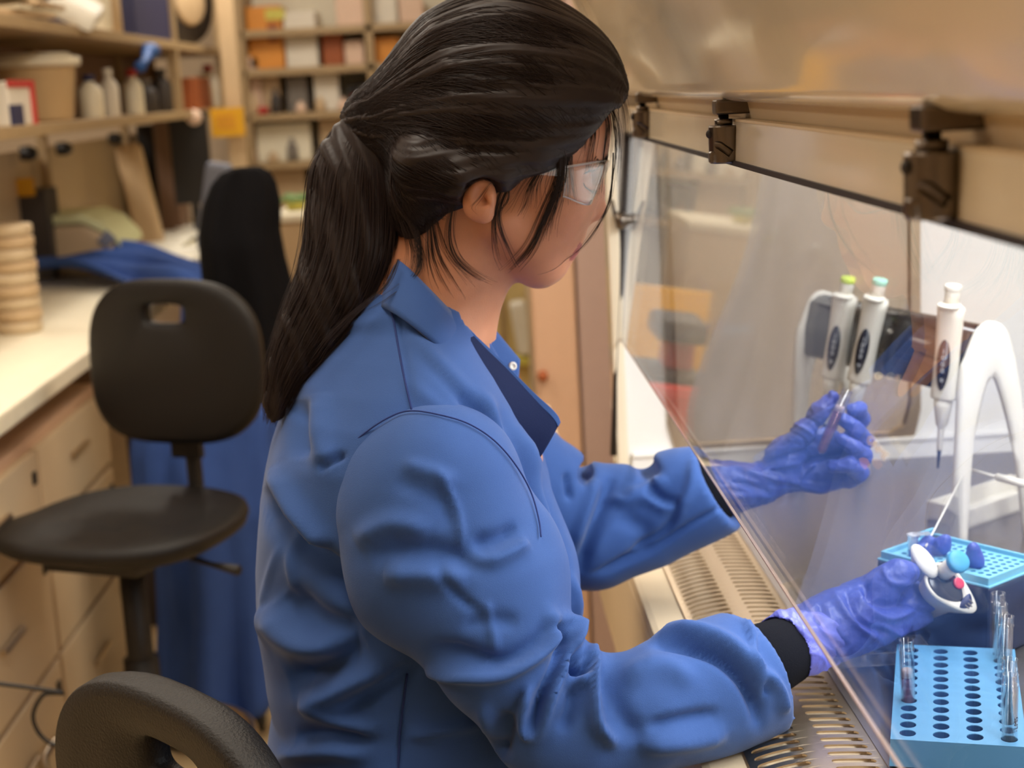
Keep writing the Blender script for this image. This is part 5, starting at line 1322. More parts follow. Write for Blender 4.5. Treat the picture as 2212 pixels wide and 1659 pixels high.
# neck opening
f.chain([(A(905, 560, YS0), 0.055), (A(945, 690, YS0), 0.052), (A(1010, 790, YS0), 0.040)], 0.012, sub=True)
Vc, Fc = f.mesh(4)
d_ = wav(Vc, [(14, 9, 21, 0.3, 0.0022), (31, 17, -12, 1.2, 0.0014), (-22, 30, 41, 2.2, 0.0009)]); Vc = Vc + vnormals(Vc, Fc) * d_[:, None]
body_folds = [
    ([(1000, 850), (1045, 900), (1078, 975), (1092, 1060), (1090, 1120)], -0.011, 17), ([(1040, 850), (1085, 930), (1115, 1010), (1125, 1100)], 0.006, 16),
    ([(1075, 880), (1120, 980), (1150, 1080), (1175, 1180)], -0.008, 14), ([(1110, 920), (1150, 1000), (1180, 1110), (1200, 1230)], 0.007, 15),
    ([(1160, 1010), (1190, 1100), (1215, 1200), (1225, 1300)], -0.008, 13), ([(860, 665), (875, 760), (890, 885)], -0.0018, 5),
    ([(860, 690), (960, 800), (1050, 890)], 0.003, 18), ([(900, 760), (990, 850), (1060, 960)], -0.003, 14), ([(880, 820), (960, 890), (1040, 930)], 0.002, 16),
    ([(650, 860), (646, 930), (652, 990)], -0.008, 22), ([(690, 850), (690, 940), (715, 1020)], 0.006, 26), ([(745, 980), (715, 1000), (690, 1012)], -0.006, 9),
    ([(580, 1050), (600, 1120), (650, 1180), (720, 1240), (790, 1330)], -0.016, 26), ([(590, 1010), (620, 1080), (670, 1150), (700, 1190)], 0.011, 24),
    ([(600, 1060), (620, 1180), (640, 1300)], 0.003, 10), ([(572, 1310), (620, 1370), (680, 1400), (760, 1400)], 0.012, 32), ([(620, 1280), (690, 1340), (780, 1370)], -0.010, 28),
    ([(620, 1470), (700, 1440), (790, 1390)], -0.013, 30), ([(650, 1520), (740, 1490), (840, 1440)], 0.010, 26), ([(650, 1520), (740, 1560), (820, 1580)], 0.006, 18), ([(730, 1530), (820, 1480), (900, 1440)], -0.008, 22),
    ([(600, 1640), (700, 1620), (800, 1630)], 0.008, 22), ([(640, 1590), (720, 1590), (800, 1600)], -0.007, 18), ([(878, 1460), (866, 1560), (862, 1655)], -0.0025, 4), ([(880, 1590), (960, 1575), (1050, 1560)], 0.005, 14),
    ([(600, 1180), (570, 1300), (585, 1420)], 0.002, 8), ([(1200, 1230), (1215, 1320), (1220, 1420)], -0.009, 9), ([(1235, 1240), (1245, 1330), (1250, 1420)], 0.006, 9)]
Vc = crease(Vc, Fc, body_folds)
coat = local2(fast_mesh('lab_coat', Vc, Fc, M['coat'])); coat['label'] = 'royal blue cotton lab coat with an open stand collar'
# near sleeve
f = Field((-0.20, 1.02, 0.72), (0.36, 1.42, 1.28), 0.0034)
f.chain([(A(925, 1078, 1.260), 0.083), (A(968, 1210, 1.245), 0.082), (A(1038, 1300, 1.225), 0.069), (A(1090, 1402, 1.21), 0.055), (A(1180, 1500, 1.20), 0.052), (A(1290, 1545, 1.195), 0.047), (A(1390, 1532, 1.20), 0.050), (A(1470, 1508, 1.22), 0.053), (A(1545, 1488, 1.235), 0.056), (A(1610, 1465, 1.25), 0.056)], 0.016)
f.ell(A(1225, 1600, 1.195), (0.050, 0.045, 0.030), None, 0.03)
f.ell(A(1150, 1230, 1.25), (0.022, 0.03, 0.045), None, 0.03)
f.cut(A(1628, 1452, 1.25), A(1655, 1440, 1.25) - A(1540, 1490, 1.235) + np.array([0, 0.01, 0.005]))
f.chain([(A(1600, 1470, 1.25), 0.046), (A(1700, 1432, 1.27), 0.050)], 0.006, sub=True)
Vs, Fs = f.mesh(3)
d_ = wav(Vs, [(20, 13, 25, 0.5, 0.0024), (-33, 19, 22, 1.7, 0.0016), (41, -30, 17, 0.2, 0.0012), (70, 40, -60, 1.2, 0.0006)]); Vs = Vs + vnormals(Vs, Fs) * d_[:, None]
sleeve_folds = [
    ([(870, 1000), (930, 1020), (985, 1040)], 0.003, 16), ([(850, 1040), (910, 1060), (960, 1090), (975, 1140)], -0.003, 22), ([(940, 1010), (985, 1100), (1000, 1190)], 0.0035, 10),
    ([(800, 1200), (870, 1185), (940, 1190), (1000, 1205), (1060, 1200)], -0.006, 24), ([(770, 1170), (850, 1130), (930, 1150)], 0.006, 26), ([(830, 1240), (920, 1240), (1010, 1250)], 0.008, 26), ([(1000, 1200), (1060, 1210), (1110, 1190), (1140, 1170)], 0.006, 16), ([(1020, 1170), (1070, 1165), (1120, 1140)], -0.006, 16),
    ([(940, 1210), (975, 1270), (1040, 1330)], -0.004, 10), ([(1050, 1300), (1065, 1370), (1070, 1410)], 0.0035, 9), ([(1000, 1350), (1060, 1340), (1120, 1345)], -0.004, 18),
    ([(930, 1400), (1000, 1410), (1080, 1430), (1150, 1400), (1185, 1360)], -0.007, 18), ([(920, 1445), (1000, 1455), (1080, 1455), (1150, 1420), (1195, 1370), (1188, 1320)], 0.013, 15),
    ([(1195, 1345), (1215, 1400), (1200, 1450), (1170, 1510), (1150, 1570)], -0.011, 14), ([(1218, 1330), (1240, 1350), (1238, 1395), (1215, 1440), (1190, 1500), (1165, 1590)], 0.011, 12), ([(1140, 1480), (1128, 1560), (1150, 1598)], 0.009, 11),
    ([(1200, 1345), (1212, 1375), (1228, 1385)], -0.012, 8), ([(1243, 1400), (1236, 1440), (1262, 1450), (1276, 1420)], -0.014, 9), ([(1278, 1395), (1280, 1470), (1290, 1560), (1330, 1610)], 0.013, 13), ([(1240, 1480), (1235, 1530), (1215, 1580)], -0.008, 16),
    ([(1262, 1455), (1250, 1480)], 0.008, 10), ([(1300, 1440), (1330, 1530), (1380, 1600)], -0.006, 24), ([(1100, 1540), (1080, 1600), (1070, 1640)], -0.010, 22), ([(1040, 1520), (1060, 1570), (1080, 1610)], 0.006, 16),
    ([(1410, 1392), (1480, 1395), (1550, 1420), (1600, 1465), (1630, 1520), (1640, 1570)], -0.011, 13), ([(1400, 1375), (1500, 1372), (1570, 1395), (1620, 1440), (1660, 1500)], 0.010, 20), ([(1345, 1470), (1420, 1440), (1500, 1470)], 0.006, 26),
    ([(1400, 1568), (1470, 1552), (1550, 1540)], -0.006, 12), ([(1380, 1610), (1480, 1600), (1570, 1580)], 0.008, 20), ([(1610, 1335), (1625, 1380), (1622, 1420), (1640, 1450)], 0.005, 8), ([(1650, 1450), (1680, 1490), (1695, 1540)], 0.007, 12), ([(1645, 1470), (1655, 1500)], -0.006, 6)]
Vs = crease(Vs, Fs, sleeve_folds)
Vs_near, Fs_near = Vs, Fs
sl1 = fast_mesh('sleeve', Vs, Fs, M['coat']); local2(sl1); sl1.parent = coat; sl1.matrix_parent_inverse = person.matrix_world.inverted() @ Matrix.Identity(4)
sl1.matrix_parent_inverse = Matrix.Identity(4)
# far sleeve
f = Field((-0.14, 1.42, 0.84), (0.32, 1.72, 1.22), 0.0034)
f.chain([(A(975, 925, 1.555), 0.070), (A(1090, 1030, 1.585), 0.066), (A(1205, 1110, 1.60), 0.060), (A(1290, 1142, 1.605), 0.056), (A(1400, 1120, 1.60), 0.048), (A(1500, 1072, 1.59), 0.045), (A(1560, 1050, 1.585), 0.044)], 0.03)
f.ell(A(1330, 1065, 1.60), (0.030, 0.03, 0.022), None, 0.02); f.ell(A(1215, 1020, 1.60), (0.020, 0.03, 0.026), None, 0.015); f.ell(A(1455, 1025, 1.595), (0.034, 0.03, 0.020), None, 0.02)
f.ell(A(1270, 1205, 1.60), (0.035, 0.035, 0.024), None, 0.025)
f.ell(A(1258, 1012, 1.60), (0.010, 0.06, 0.010), None, 0.008, sub=True); f.ell(A(1395, 1008, 1.60), (0.012, 0.06, 0.010), None, 0.010, sub=True)
f.cut(A(1548, 1050, 1.585), A(1548, 1050, 1.585) - A(1450, 1098, 1.60))
f.chain([(A(1520, 1064, 1.588), 0.037), (A(1620, 1020, 1.58), 0.038)], 0.005, sub=True)
Vs, Fs = f.mesh(3)
d_ = wav(Vs, [(25, 13, 30, 0.9, 0.0016), (-38, 19, 25, 0.7, 0.0010)]); Vs = Vs + vnormals(Vs, Fs) * d_[:, None]
Vs = crease(Vs, Fs, [([(1320, 1030), (1300, 1100), (1270, 1180), (1250, 1240)], -0.008, 14), ([(1290, 1035), (1262, 1110), (1240, 1180)], 0.006, 14), ([(1345, 1070), (1400, 1060), (1440, 1030)], 0.006, 14), ([(1310, 1070), (1350, 1085), (1400, 1080), (1440, 1095), (1480, 1080)], 0.005, 12),
    ([(1470, 1080), (1440, 1140), (1380, 1190), (1300, 1240)], -0.006, 10), ([(1500, 990), (1490, 1060), (1450, 1130)], 0.004, 12), ([(1570, 1090), (1480, 1140), (1390, 1200), (1280, 1240)], -0.005, 6), ([(1340, 1110), (1390, 1150), (1380, 1200)], -0.005, 20), ([(1400, 1050), (1430, 1080), (1470, 1090)], -0.006, 12), ([(1225, 1020), (1230, 1080)], -0.006, 8)])
sl2 = fast_mesh('sleeve', Vs, Fs, M['coat']); local2(sl2); sl2.parent = coat; sl2.matrix_parent_inverse = Matrix.Identity(4)
person_inv = Matrix.Translation(-Vector(person.location))
for o in (sl1, sl2): o.matrix_parent_inverse = Matrix.Identity(4)
def sub_of(o, part):
    """make o (built in world space) a sub-part of a part whose own matrix is identity under the person"""
    o.parent = part; o.matrix_parent_inverse = Matrix.Identity(4); return o
# collar pieces: thin cloth strips
def strip(name, top, botm, m, parent, th=0.0022, n=40, rows=8, bulge=0.0):
    T = catmull([A(*p) for p in top], 10); B = catmull([A(*p) for p in botm], 10); T = T[np.linspace(0, len(T) - 1, n).astype(int)]; B = B[np.linspace(0, len(B) - 1, n).astype(int)]
    V = []
    for i in range(n):
        for j in range(rows):
            t = j / (rows - 1); p = T[i] * (1 - t) + B[i] * t; p = p + np.array([0, -bulge * 4 * t * (1 - t), 0]); V.append(p)
    Fq = [(i * rows + j, (i + 1) * rows + j, (i + 1) * rows + j + 1, i * rows + j + 1) for i in range(n - 1) for j in range(rows - 1)]
    o = mesh_obj(name, V, Fq, m); s = o.modifiers.new('solid', 'SOLIDIFY'); s.thickness = th; s.offset = 0
    local2(o)
    if parent is not None: sub_of(o, parent)
    return o
strip('collar', [(838, 560, 1.44), (843, 553, 1.40), (870, 568, 1.352), (905, 603, 1.335), (955, 655, 1.332), (1003, 706, 1.350), (1030, 735, 1.360)],
      [(800, 640, 1.45), (800, 650, 1.40), (835, 668, 1.330), (885, 700, 1.305), (950, 755, 1.300), (1010, 830, 1.312), (1040, 880, 1.325)], M['coat'], coat, 0.003, bulge=0.003)
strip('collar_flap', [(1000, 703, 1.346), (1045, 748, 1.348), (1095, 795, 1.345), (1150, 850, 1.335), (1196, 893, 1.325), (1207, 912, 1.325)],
      [(1000, 745, 1.326), (1040, 800, 1.318), (1075, 858, 1.310), (1105, 920, 1.305), (1135, 970, 1.305), (1155, 1003, 1.310)], M['coat_shaded'], coat, 0.0035, bulge=0.004)
strip('flap_edge', [(1000, 700, 1.345), (1045, 744, 1.347), (1095, 791, 1.344), (1150, 846, 1.334), (1197, 890, 1.324), (1208, 912, 1.324)],
      [(1000, 709, 1.345), (1043, 753, 1.345), (1092, 801, 1.342), (1146, 857, 1.332), (1190, 900, 1.322), (1203, 922, 1.322)], M['coat'], coat, 0.0045)
strip('collar_far', [(1003, 702, 1.430), (1028, 672, 1.46), (1065, 710, 1.465), (1100, 752, 1.462), (1122, 778, 1.460)],
      [(1003, 712, 1.430), (1030, 745, 1.44), (1062, 790, 1.44), (1090, 820, 1.44), (1116, 850, 1.44)], M['coat'], coat, 0.003, bulge=0.002)
b = MB(); c_ = A(1107, 791, 1.449); b.lathe([(0.0001, 0.0012), (0.0018, 0.0013), (0.0022, 0.0024), (0.0036, 0.0022), (0.0043, 0.0010), (0.0043, 0)], c=c_, axis=(0.35, -1, 0.15), seg=24); sub_of(local2(b.build('snap_button', M['white_plastic'])), coat)
b = MB(); c_ = A(1096, 806, 1.44); b.lathe([(0.0014, 0), (0.0014, 0.0012)], c=c_, axis=(0.3, -1, 0.1), seg=12); sub_of(local2(b.build('stitch_dot', M['coat_shaded'])), coat)
# seams as thin raised stitching lines laid on the cloth
def seam(field_mesh, pts, name='seam', r=0.0009, parent=None, off=0.0004, m=None):
    V_, F_ = field_mesh; q = project(V_); C = catmull(pts, 8); out = []
    N_ = vnormals(V_, F_)
    for p in C:
        d = np.hypot(q[:, 0] - p[0], q[:, 1] - p[1]); c = np.where(d < 9)[0]
        if len(c) == 0: c = [int(d.argmin())]
        k = c[int(q[c, 2].argmin())] if len(c) else c[0]
        t = ray(*p); out.append(CAM + t * ((V_[k] - CAM) @ t) / (t @ t) + N_[k] * off)
    out = np.array(out)
    for _ in range(3): out[1:-1] = 0.25 * out[:-2] + 0.5 * out[1:-1] + 0.25 * out[2:]
    b = MB(); b.tube(out, r, seg=6); return b.build(name, m or M['seam'])
s_ = seam((Vc, Fc), [(842, 668), (850, 690), (862, 760), (876, 830), (890, 888)]); sub_of(local2(s_), coat)
s_ = seam((Vc, Fc), [(880, 1455), (870, 1530), (863, 1600), (860, 1668)]); sub_of(local2(s_), coat)

arm = [(690, 1150), (689, 1100), (700, 1045), (735, 985), (790, 935), (845, 900), (890, 888), (950, 897), (1010, 915), (1065, 950), (1110, 1000), (1145, 1060), (1163, 1120), (1168, 1160)]
o_ = seam((Vs_near, Fs_near), arm, r=0.0007); sub_of(local2(o_), coat)
# ---- gloves
def chainpx(f, pts, k, flat=None, sc=1.0):
    f.chain([(A(x, y, Y), r * Y / FPX * sc) for x, y, Y, r in pts], k, flat=flat)
def wrinkle(V, F, amp, seed, kk=260, stretch=None):
    r = np.random.default_rng(seed); N = vnormals(V, F); d = 0
    for _ in range(7):
        k = r.normal(size=3); k /= np.linalg.norm(k); kf = kk * r.uniform(0.5, 1.4)
        if stretch is not None: k = k * stretch
        ph = V @ (k * kf) + 2.5 * np.sin(V @ (r.normal(size=3) * kk * 0.22) + r.uniform(0, 6)); d = d + (1 - np.abs(np.sin(ph)) * 1.0 - 0.4) * r.uniform(0.5, 1)
    return V + N * (d * amp / 3)[:, None]
# left hand: raised, palm towards the camera, holding the tube
f = Field((0.21, 1.50, 0.98), (0.44, 1.66, 1.16), 0.0014)
chainpx(f, [(1548, 1052, 1.588, 62), (1590, 1052, 1.588, 50), (1640, 1046, 1.590, 40), (1690, 1022, 1.595, 46)], 0.014)
f.ell(A(1752, 990, 1.600), (0.042, 0.016, 0.034), np.array([[0.93, 0, 0.37], [0, 1, 0], [-0.37, 0, 0.93]]), 0.012)
f.ell(A(1775, 1028, 1.590), (0.034, 0.014, 0.018), None, 0.008)
f.ell(A(1700, 985, 1.588), (0.024, 0.014, 0.022), None, 0.010)
chainpx(f, [(1690, 985, 1.585, 30), (1735, 935, 1.575, 24), (1772, 888, 1.572, 20), (1797, 860, 1.574, 16)], 0.008)
chainpx(f, [(1800, 985, 1.605, 22), (1838, 948, 1.615, 20), (1862, 905, 1.600, 18), (1856, 884, 1.580, 16.5), (1842, 886, 1.570, 15)], 0.003)
chainpx(f, [(1800, 1005, 1.602, 23), (1846, 985, 1.605, 22), (1868, 952, 1.582, 20), (1850, 928, 1.562, 18), (1824, 908, 1.560, 15.5)], 0.0025)
chainpx(f, [(1800, 1020, 1.600, 23), (1848, 1012, 1.595, 22), (1866, 986, 1.568, 20), (1845, 966, 1.550, 18), (1818, 950, 1.552, 15.5)], 0.0025)
chainpx(f, [(1790, 1035, 1.598, 22), (1835, 1034, 1.588, 21), (1858, 1022, 1.562, 20), (1835, 1004, 1.546, 18), (1800, 1006, 1.552, 17)], 0.0025)
V, F = f.mesh(2); V = wrinkle(V, F, 0.0016, 4, 240)
V = crease(V, F, [([(1700, 1035), (1740, 1050), (1790, 1062)], 0.003, 8), ([(1650, 1000), (1700, 985), (1740, 975)], -0.003, 6), ([(1640, 1020), (1690, 1005), (1730, 1000)], 0.0025, 6), ([(1735, 1020), (1745, 1000), (1790, 985), (1815, 985)], -0.004, 6), ([(1725, 1050), (1735, 1020), (1760, 1000)], 0.003, 6),
    ([(1700, 930), (1730, 945), (1745, 965)], -0.0025, 4), ([(1715, 915), (1745, 930), (1760, 945)], 0.0025, 4), ([(1735, 898), (1760, 912), (1772, 925)], -0.0025, 4), ([(1560, 1030), (1620, 1050), (1660, 1060)], -0.003, 7), ([(1590, 1010), (1650, 1030), (1700, 1040)], 0.003, 7), ([(1575, 1080), (1610, 1070)], 0.002, 8)], facing=False)
gl_ = local2(fast_mesh('glove', V, F, M['glove'])); gl_['label'] = 'violet nitrile glove on the raised hand'
# inner black cuff between sleeve and glove (far arm)
b = MB(); p0, p1 = A(1500, 1074, 1.59), A(1556, 1050, 1.587); b.tube([p0, (p0 + p1) / 2, p1], [0.040, 0.0385, 0.034], seg=32); local2(b.build('inner_cuff', M['sleeve_black']))
# right hand: back of the hand to the camera, wrapped round the pipette
f = Field((0.24, 1.22, 0.93), (0.50, 1.50, 1.12), 0.0015)
chainpx(f, [(1722, 1392, 1.302, 70), (1765, 1375, 1.318, 70), (1820, 1350, 1.338, 74), (1875, 1330, 1.36, 74), (1930, 1318, 1.385, 62)], 0.02)
f.ell(A(1955, 1308, 1.395), (0.034, 0.026, 0.026), np.array([[0.90, 0, 0.43], [0, 1, 0], [-0.43, 0, 0.90]]), 0.015)
chainpx(f, [(1865, 1300, 1.355, 46), (1905, 1262, 1.350, 34), (1940, 1242, 1.352, 29), (1965, 1238, 1.362, 25)], 0.010)
f.ell(A(1938, 1236, 1.350), (0.016, 0.012, 0.011), None, 0.006)
chainpx(f, [(1960, 1330, 1.40, 30), (2000, 1335, 1.415, 26), (2040, 1322, 1.425, 22), (2062, 1300, 1.42, 19)], 0.006)
chainpx(f, [(1975, 1310, 1.41, 30), (2030, 1300, 1.44, 26), (2080, 1285, 1.455, 23), (2100, 1262, 1.450, 20)], 0.006)
chainpx(f, [(1985, 1280, 1.41, 26), (2050, 1268, 1.425, 23), (2098, 1250, 1.415, 22), (2107, 1210, 1.402, 19), (2102, 1184, 1.398, 15)], 0.005)
chainpx(f, [(1980, 1250, 1.43, 26), (2020, 1200, 1.455, 22), (2035, 1178, 1.44, 19), (2043, 1166, 1.438, 14)], 0.005)
chainpx(f, [(1975, 1245, 1.43, 22), (1985, 1195, 1.445, 19), (2005, 1172, 1.45, 15), (2030, 1185, 1.45, 12)], 0.005)
V, F = f.mesh(2); V = wrinkle(V, F, 0.0018, 9, 150)
V = crease(V, F, [([(1865, 1262), (1880, 1295), (1930, 1310), (1980, 1285)], -0.004, 9), ([(1850, 1268), (1868, 1310), (1920, 1335), (1990, 1310)], 0.0035, 8), ([(1905, 1225), (1925, 1258), (1975, 1262)], 0.002, 7), ([(1800, 1280), (1840, 1340), (1900, 1385)], 0.003, 8), ([(1825, 1275), (1860, 1345), (1930, 1370)], -0.003, 7),
    ([(1900, 1350), (1950, 1370), (2010, 1345), (2060, 1330)], 0.003, 7), ([(1950, 1290), (1990, 1320), (2040, 1330)], -0.003, 7), ([(1930, 1390), (1985, 1355), (2040, 1340)], -0.0025, 6), ([(1770, 1300), (1790, 1360), (1830, 1405)], -0.003, 9)], facing=False)
gr_ = local2(fast_mesh('glove', V, F, M['glove'])); gr_['label'] = 'violet nitrile glove wrapped round the pipette'
# rolled, gathered rim of the right glove
f = Field((0.20, 1.20, 0.93), (0.34, 1.36, 1.08), 0.0013)
pa, pb = A(1708, 1400, 1.297), A(1752, 1381, 1.314)
f.cone(pa, pb, 0.0335, 0.0315, 0.004)
f.cone(pa - (pb - pa) * 0.02, pa + (pb - pa) * 0.06, 0.0345, 0.0345, 0.002)
f.cut(A(1688, 1409, 1.290), pa - pb); f.cone(A(1600, 1450, 1.25), A(1690, 1408, 1.290), 0.0325, 0.0315, 0.002, sub=True)
V, F = f.mesh(1); V = wrinkle(V, F, 0.0058, 21, 150)
M['glove_rim'] = mat('violet_nitrile_light', srgb(98, 104, 196), 0.42, noise=0.05, bump=0.5, bscale=200)
o_ = local2(fast_mesh('glove_rim', V, F, M['glove_rim'])); sub_of(o_, gr_)
b = MB(); P_ = [A(1560, 1470, 1.24), A(1640, 1432, 1.268), A(1700, 1404, 1.292)]; b.tube(P_, [0.040, 0.034, 0.030], seg=36); local2(b.build('inner_cuff', M['sleeve_black']))

# ---- the tube in the left hand
tp, tb_ = A(1833, 838, 1.562), A(1773, 976, 1.556)
hd = make_tube(0.049, 0.006); ax_ = _n(tp - tb_); hd.location = tb_ - ax_ * 0.002; hd.rotation_euler = Vector(ax_).to_track_quat('Z', 'Y').to_euler()
for ch in hd.children: ch.scale = (1, 1, float(np.linalg.norm(tp - tb_)) / 0.075)
tag(hd, 'test tube of pink liquid held tilted in the raised gloved hand', 'test tube')

# ---- electronic pipette in the right hand
pc = A(2044, 1262, 1.360)
az = _n(A(2071, 1211, 1.330) - A(2034, 1232, 1.356)); lx = A(2098, 1312, 1.385) - A(1990, 1210, 1.399); lx = _n(lx - az * (lx @ az)); ly = np.cross(az, lx)
FR = Matrix.Identity(4)
for i in range(3): FR[i][0] = lx[i]; FR[i][1] = ly[i]; FR[i][2] = az[i]; FR[i][3] = pc[i]
hp = tag(empty('electronic_pipette'), 'white electronic pipette with a blue plunger top and red button in the gloved hand', 'pipette'); hp.matrix_world = FR
u = 1.360 / FPX
def oval(L0, L1, W, z, n=40, p=2.3, cy=0.0):
    W *= 1.14; L0 *= 1.08; L1 *= 1.06
    out = []
    for k in range(n):
        a = 2 * PI * k / n; c, s = math.cos(a), math.sin(a); L = L1 if c > 0 else L0
        w_ = W * (1 - 0.42 * max(0, c)) 
        out.append((L * math.copysign(abs(c) ** (2 / p), c), cy + w_ * math.copysign(abs(s) ** (2 / p), s), z))
    return out
b = MB(); b.loft([oval(26 * u, 52 * u, 25 * u, -0.075), oval(30 * u, 58 * u, 28 * u, -0.03), oval(44 * u, 78 * u, 37 * u, -0.010), oval(50 * u, 84 * u, 40 * u, -0.002), oval(49 * u, 83 * u, 39 * u, 0.0005), oval(44 * u, 50 * u, 34 * u, 0.0004), oval(42 * u, 48 * u, 32 * u, -0.0022)])
b.build('handle', M['white_plastic'], hp)
b = MB(); b.loft([oval(41 * u, 47 * u, 31.5 * u, -0.004), oval(41 * u, 47 * u, 31.5 * u, -0.0012), oval(38 * u, 44 * u, 29 * u, -0.0004)]); b.build('top_plate', M['charcoal_gloss'], hp)
b = MB(); q_ = oval(6 * u, 16 * u, 20 * u, 0.0008); q_ = [(x + 56 * u, y, z) for x, y, z in q_]; q2_ = [(x, y, z - 0.002) for x, y, z in q_]; b.loft([q2_, q_]); b.build('tip_window', M['navyb'], hp)
b = MB()
for yy in (-9, 0, 9): b.box(((70 if yy == 0 else 67) * u, yy * u, 0.0010), (12 * u, 2.2 * u, 0.0008))
b.build('ribs', M['grey'], hp)
b = MB(); ov = lambda L0, W, z, ox: [(x * math.cos(-0.25) - y * math.sin(-0.25) + ox * u, x * math.sin(-0.25) + y * math.cos(-0.25) + 3 * u, z) for x, y, z in [(L0 * u * math.cos(2 * PI * k / 32), W * u * math.sin(2 * PI * k / 32), z) for k in range(32)]]
b.loft([ov(24, 14, -0.022, -52), ov(36, 19, -0.006, -66), ov(44, 22, 0.0015, -72), ov(44, 22, 0.0035, -72), ov(36, 17, 0.0052, -71), ov(16, 8, 0.0060, -70)])
b.build('finger_rest', M['white_plastic'], hp)
def inl(px, py, z):   # picture point to the pipette's local xy at height z
    d_ = ray(px, py); t = (az @ (pc + az * z - CAM)) / (az @ d_); w_ = CAM + d_ * t - pc; return (float(w_ @ lx), float(w_ @ ly))
bx_, by_ = inl(2071, 1212, 0.030)
base = inl(2040, 1236, 0.0)
b = MB(); tip = Vector((bx_, by_, 0.030)); r0 = 21.5 * u
b.tube([Vector((*base, -0.004)), Vector((*base, -0.004)).lerp(tip, 0.86)], [r0 * .92, r0 * .92], seg=36); b.build('plunger_rod', M['white_plastic'], hp)
b = MB(); b.tube([Vector((*base, -0.0035)), Vector((*base, -0.0035)) + (tip - Vector((*base, -0.004))).normalized() * 0.004], [r0 * 1.2, r0 * 1.2], seg=36); b.build('collar', M['black_gloss'], hp)
b = MB(); axv = (tip - Vector((*base, -0.004))).normalized(); R_ = 26.5 * u
b.lathe([(R_ * .86, -0.0050), (R_ * .98, -0.0042), (R_, -0.002), (R_ * .97, 0.0006), (R_ * .88, 0.0018), (R_ * .4, 0.0023)], c=tip, axis=axv, seg=40); b.build('plunger_top', M['blue_button'], hp)
rx_, ry_ = inl(2073, 1259, 0.002)
b = MB(); b.lathe([(13.5 * u, -0.001), (13.5 * u, 0.001), (11.5 * u, 0.0018), (4 * u, 0.0012)], c=(rx_, ry_, 0.0), axis=(0, 0, 1), seg=28); b.build('eject_button', M['red_button'], hp)
b = MB(); b.tube([(8 * u, 0, -0.07), (8 * u, 0, -0.12), (6 * u, 0, -0.17)], [0.009, 0.006, 0.003], seg=16); b.build('shaft', M['white_plastic'], hp)

# ---- hair
P = lambda x, y, Y=YS0: A(x, y, Y); m = PXM
f = Field(P(730, 640) - [0.02, 0.14, 0.02], P(1370, -60) + [0.03, 0.14, 0.03], 0.0022)
f.ell(P(1085, 222), (250 * m, 0.0880, 236 * m), None, 0.02)
f.ell(P(1215, 205), (122 * m, 0.070, 125 * m), None, 0.03)
f.chain([(P(960, 240), 0.070), (P(880, 258, YS0 - 0.004), 0.042), (P(812, 264, YS0 - 0.006), 0.019), (P(785, 262, YS0 - 0.006), 0.012)], 0.03)
f.ell(P(960, 380), (0.052, 0.068, 0.050), None, 0.02); f.ell(P(905, 440), (0.030, 0.056, 0.042), None, 0.02)
for s in (-1, 1):
    f.chain([(P(1225, 285, YS0 + s * 0.050), 0.020), (P(1160, 335, YS0 + s * 0.062), 0.017), (P(1080, 372, YS0 + s * 0.070), 0.015), (P(1000, 385, YS0 + s * 0.072), 0.018), (P(910, 350, YS0 + s * 0.060), 0.026)], 0.012)
f.ell(P(1352, 395), (120 * m, 0.13, 158 * m), None, 0.02, sub=True)
for s in (-1, 1): f.ell(P(1200, 480, YS0 + s * 0.06), (0.062, 0.03, 0.045), None, 0.008, sub=True); f.ell(P(1045, 452, YS0 + s * 0.085), (0.021, 0.025, 0.026), None, 0.004, sub=True)
V, F = f.mesh(3); hairf = f
N = vnormals(V, F)
# fine grooves running from the hairline back to the tie
tie = P(800, 264, YS0 - 0.006); Cc = P(1080, 240)
rel = V - tie; dirv = rel / (np.linalg.norm(rel, axis=1)[:, None] + 1e-9); an = np.arctan2(dirv[:, 1], dirv[:, 2] + 0.0); el = np.arctan2(np.hypot(dirv[:, 1], dirv[:, 2]), dirv[:, 0])
d = 0.0007 * np.sin(an * 40 + 3 * np.sin(el * 5)) * np.clip(el * 2, 0, 1) + 0.0004 * np.sin(an * 97 + 2 * np.sin(el * 7)) + 0.0012 * np.sin(an * 13 + 1.0)
V = V + N * d[:, None]
hair = local2(fast_mesh('hair', V, F, M['hair']))
def strands(paths, radii, m_, name, parent, taper=(0.35, 1.0, 0.25)):
    """three sided tubes, all in one mesh; paths: array k x n x 3"""
    VV = []; FF = []; base_ = 0
    for Pth, r in zip(paths, radii):
        n = len(Pth); T = np.gradient(Pth, axis=0); T /= np.linalg.norm(T, axis=1)[:, None] + 1e-9
        up = np.array([0.3, -0.8, 0.5]); U = np.cross(T, up); U /= np.linalg.norm(U, axis=1)[:, None] + 1e-9; W_ = np.cross(T, U)
        rr = r * np.interp(np.linspace(0, 1, n), [0, 0.3, 1], taper)
        for k in range(3):
            a = 2 * PI * k / 3; VV.append(Pth + (U * math.cos(a) + W_ * math.sin(a)) * rr[:, None])
        i = np.arange(n - 1)
        for k in range(3):
            k2 = (k + 1) % 3; FF.append(np.stack([base_ + k * n + i, base_ + k2 * n + i, base_ + k2 * n + i + 1, base_ + k * n + i + 1], 1))
        base_ += 3 * n
    return fast_mesh(name, np.concatenate(VV), np.concatenate(FF), m_, parent)
def to_surface(Pts, fld, off):
    Pts = np.array(Pts, float)
    for _ in range(5):
        d = fld.sample(Pts)[..., None]; g = fld.grad(Pts); Pts = Pts - g * (d - off)
    return Pts
R_ = np.random.default_rng(11); paths = []; rad = []
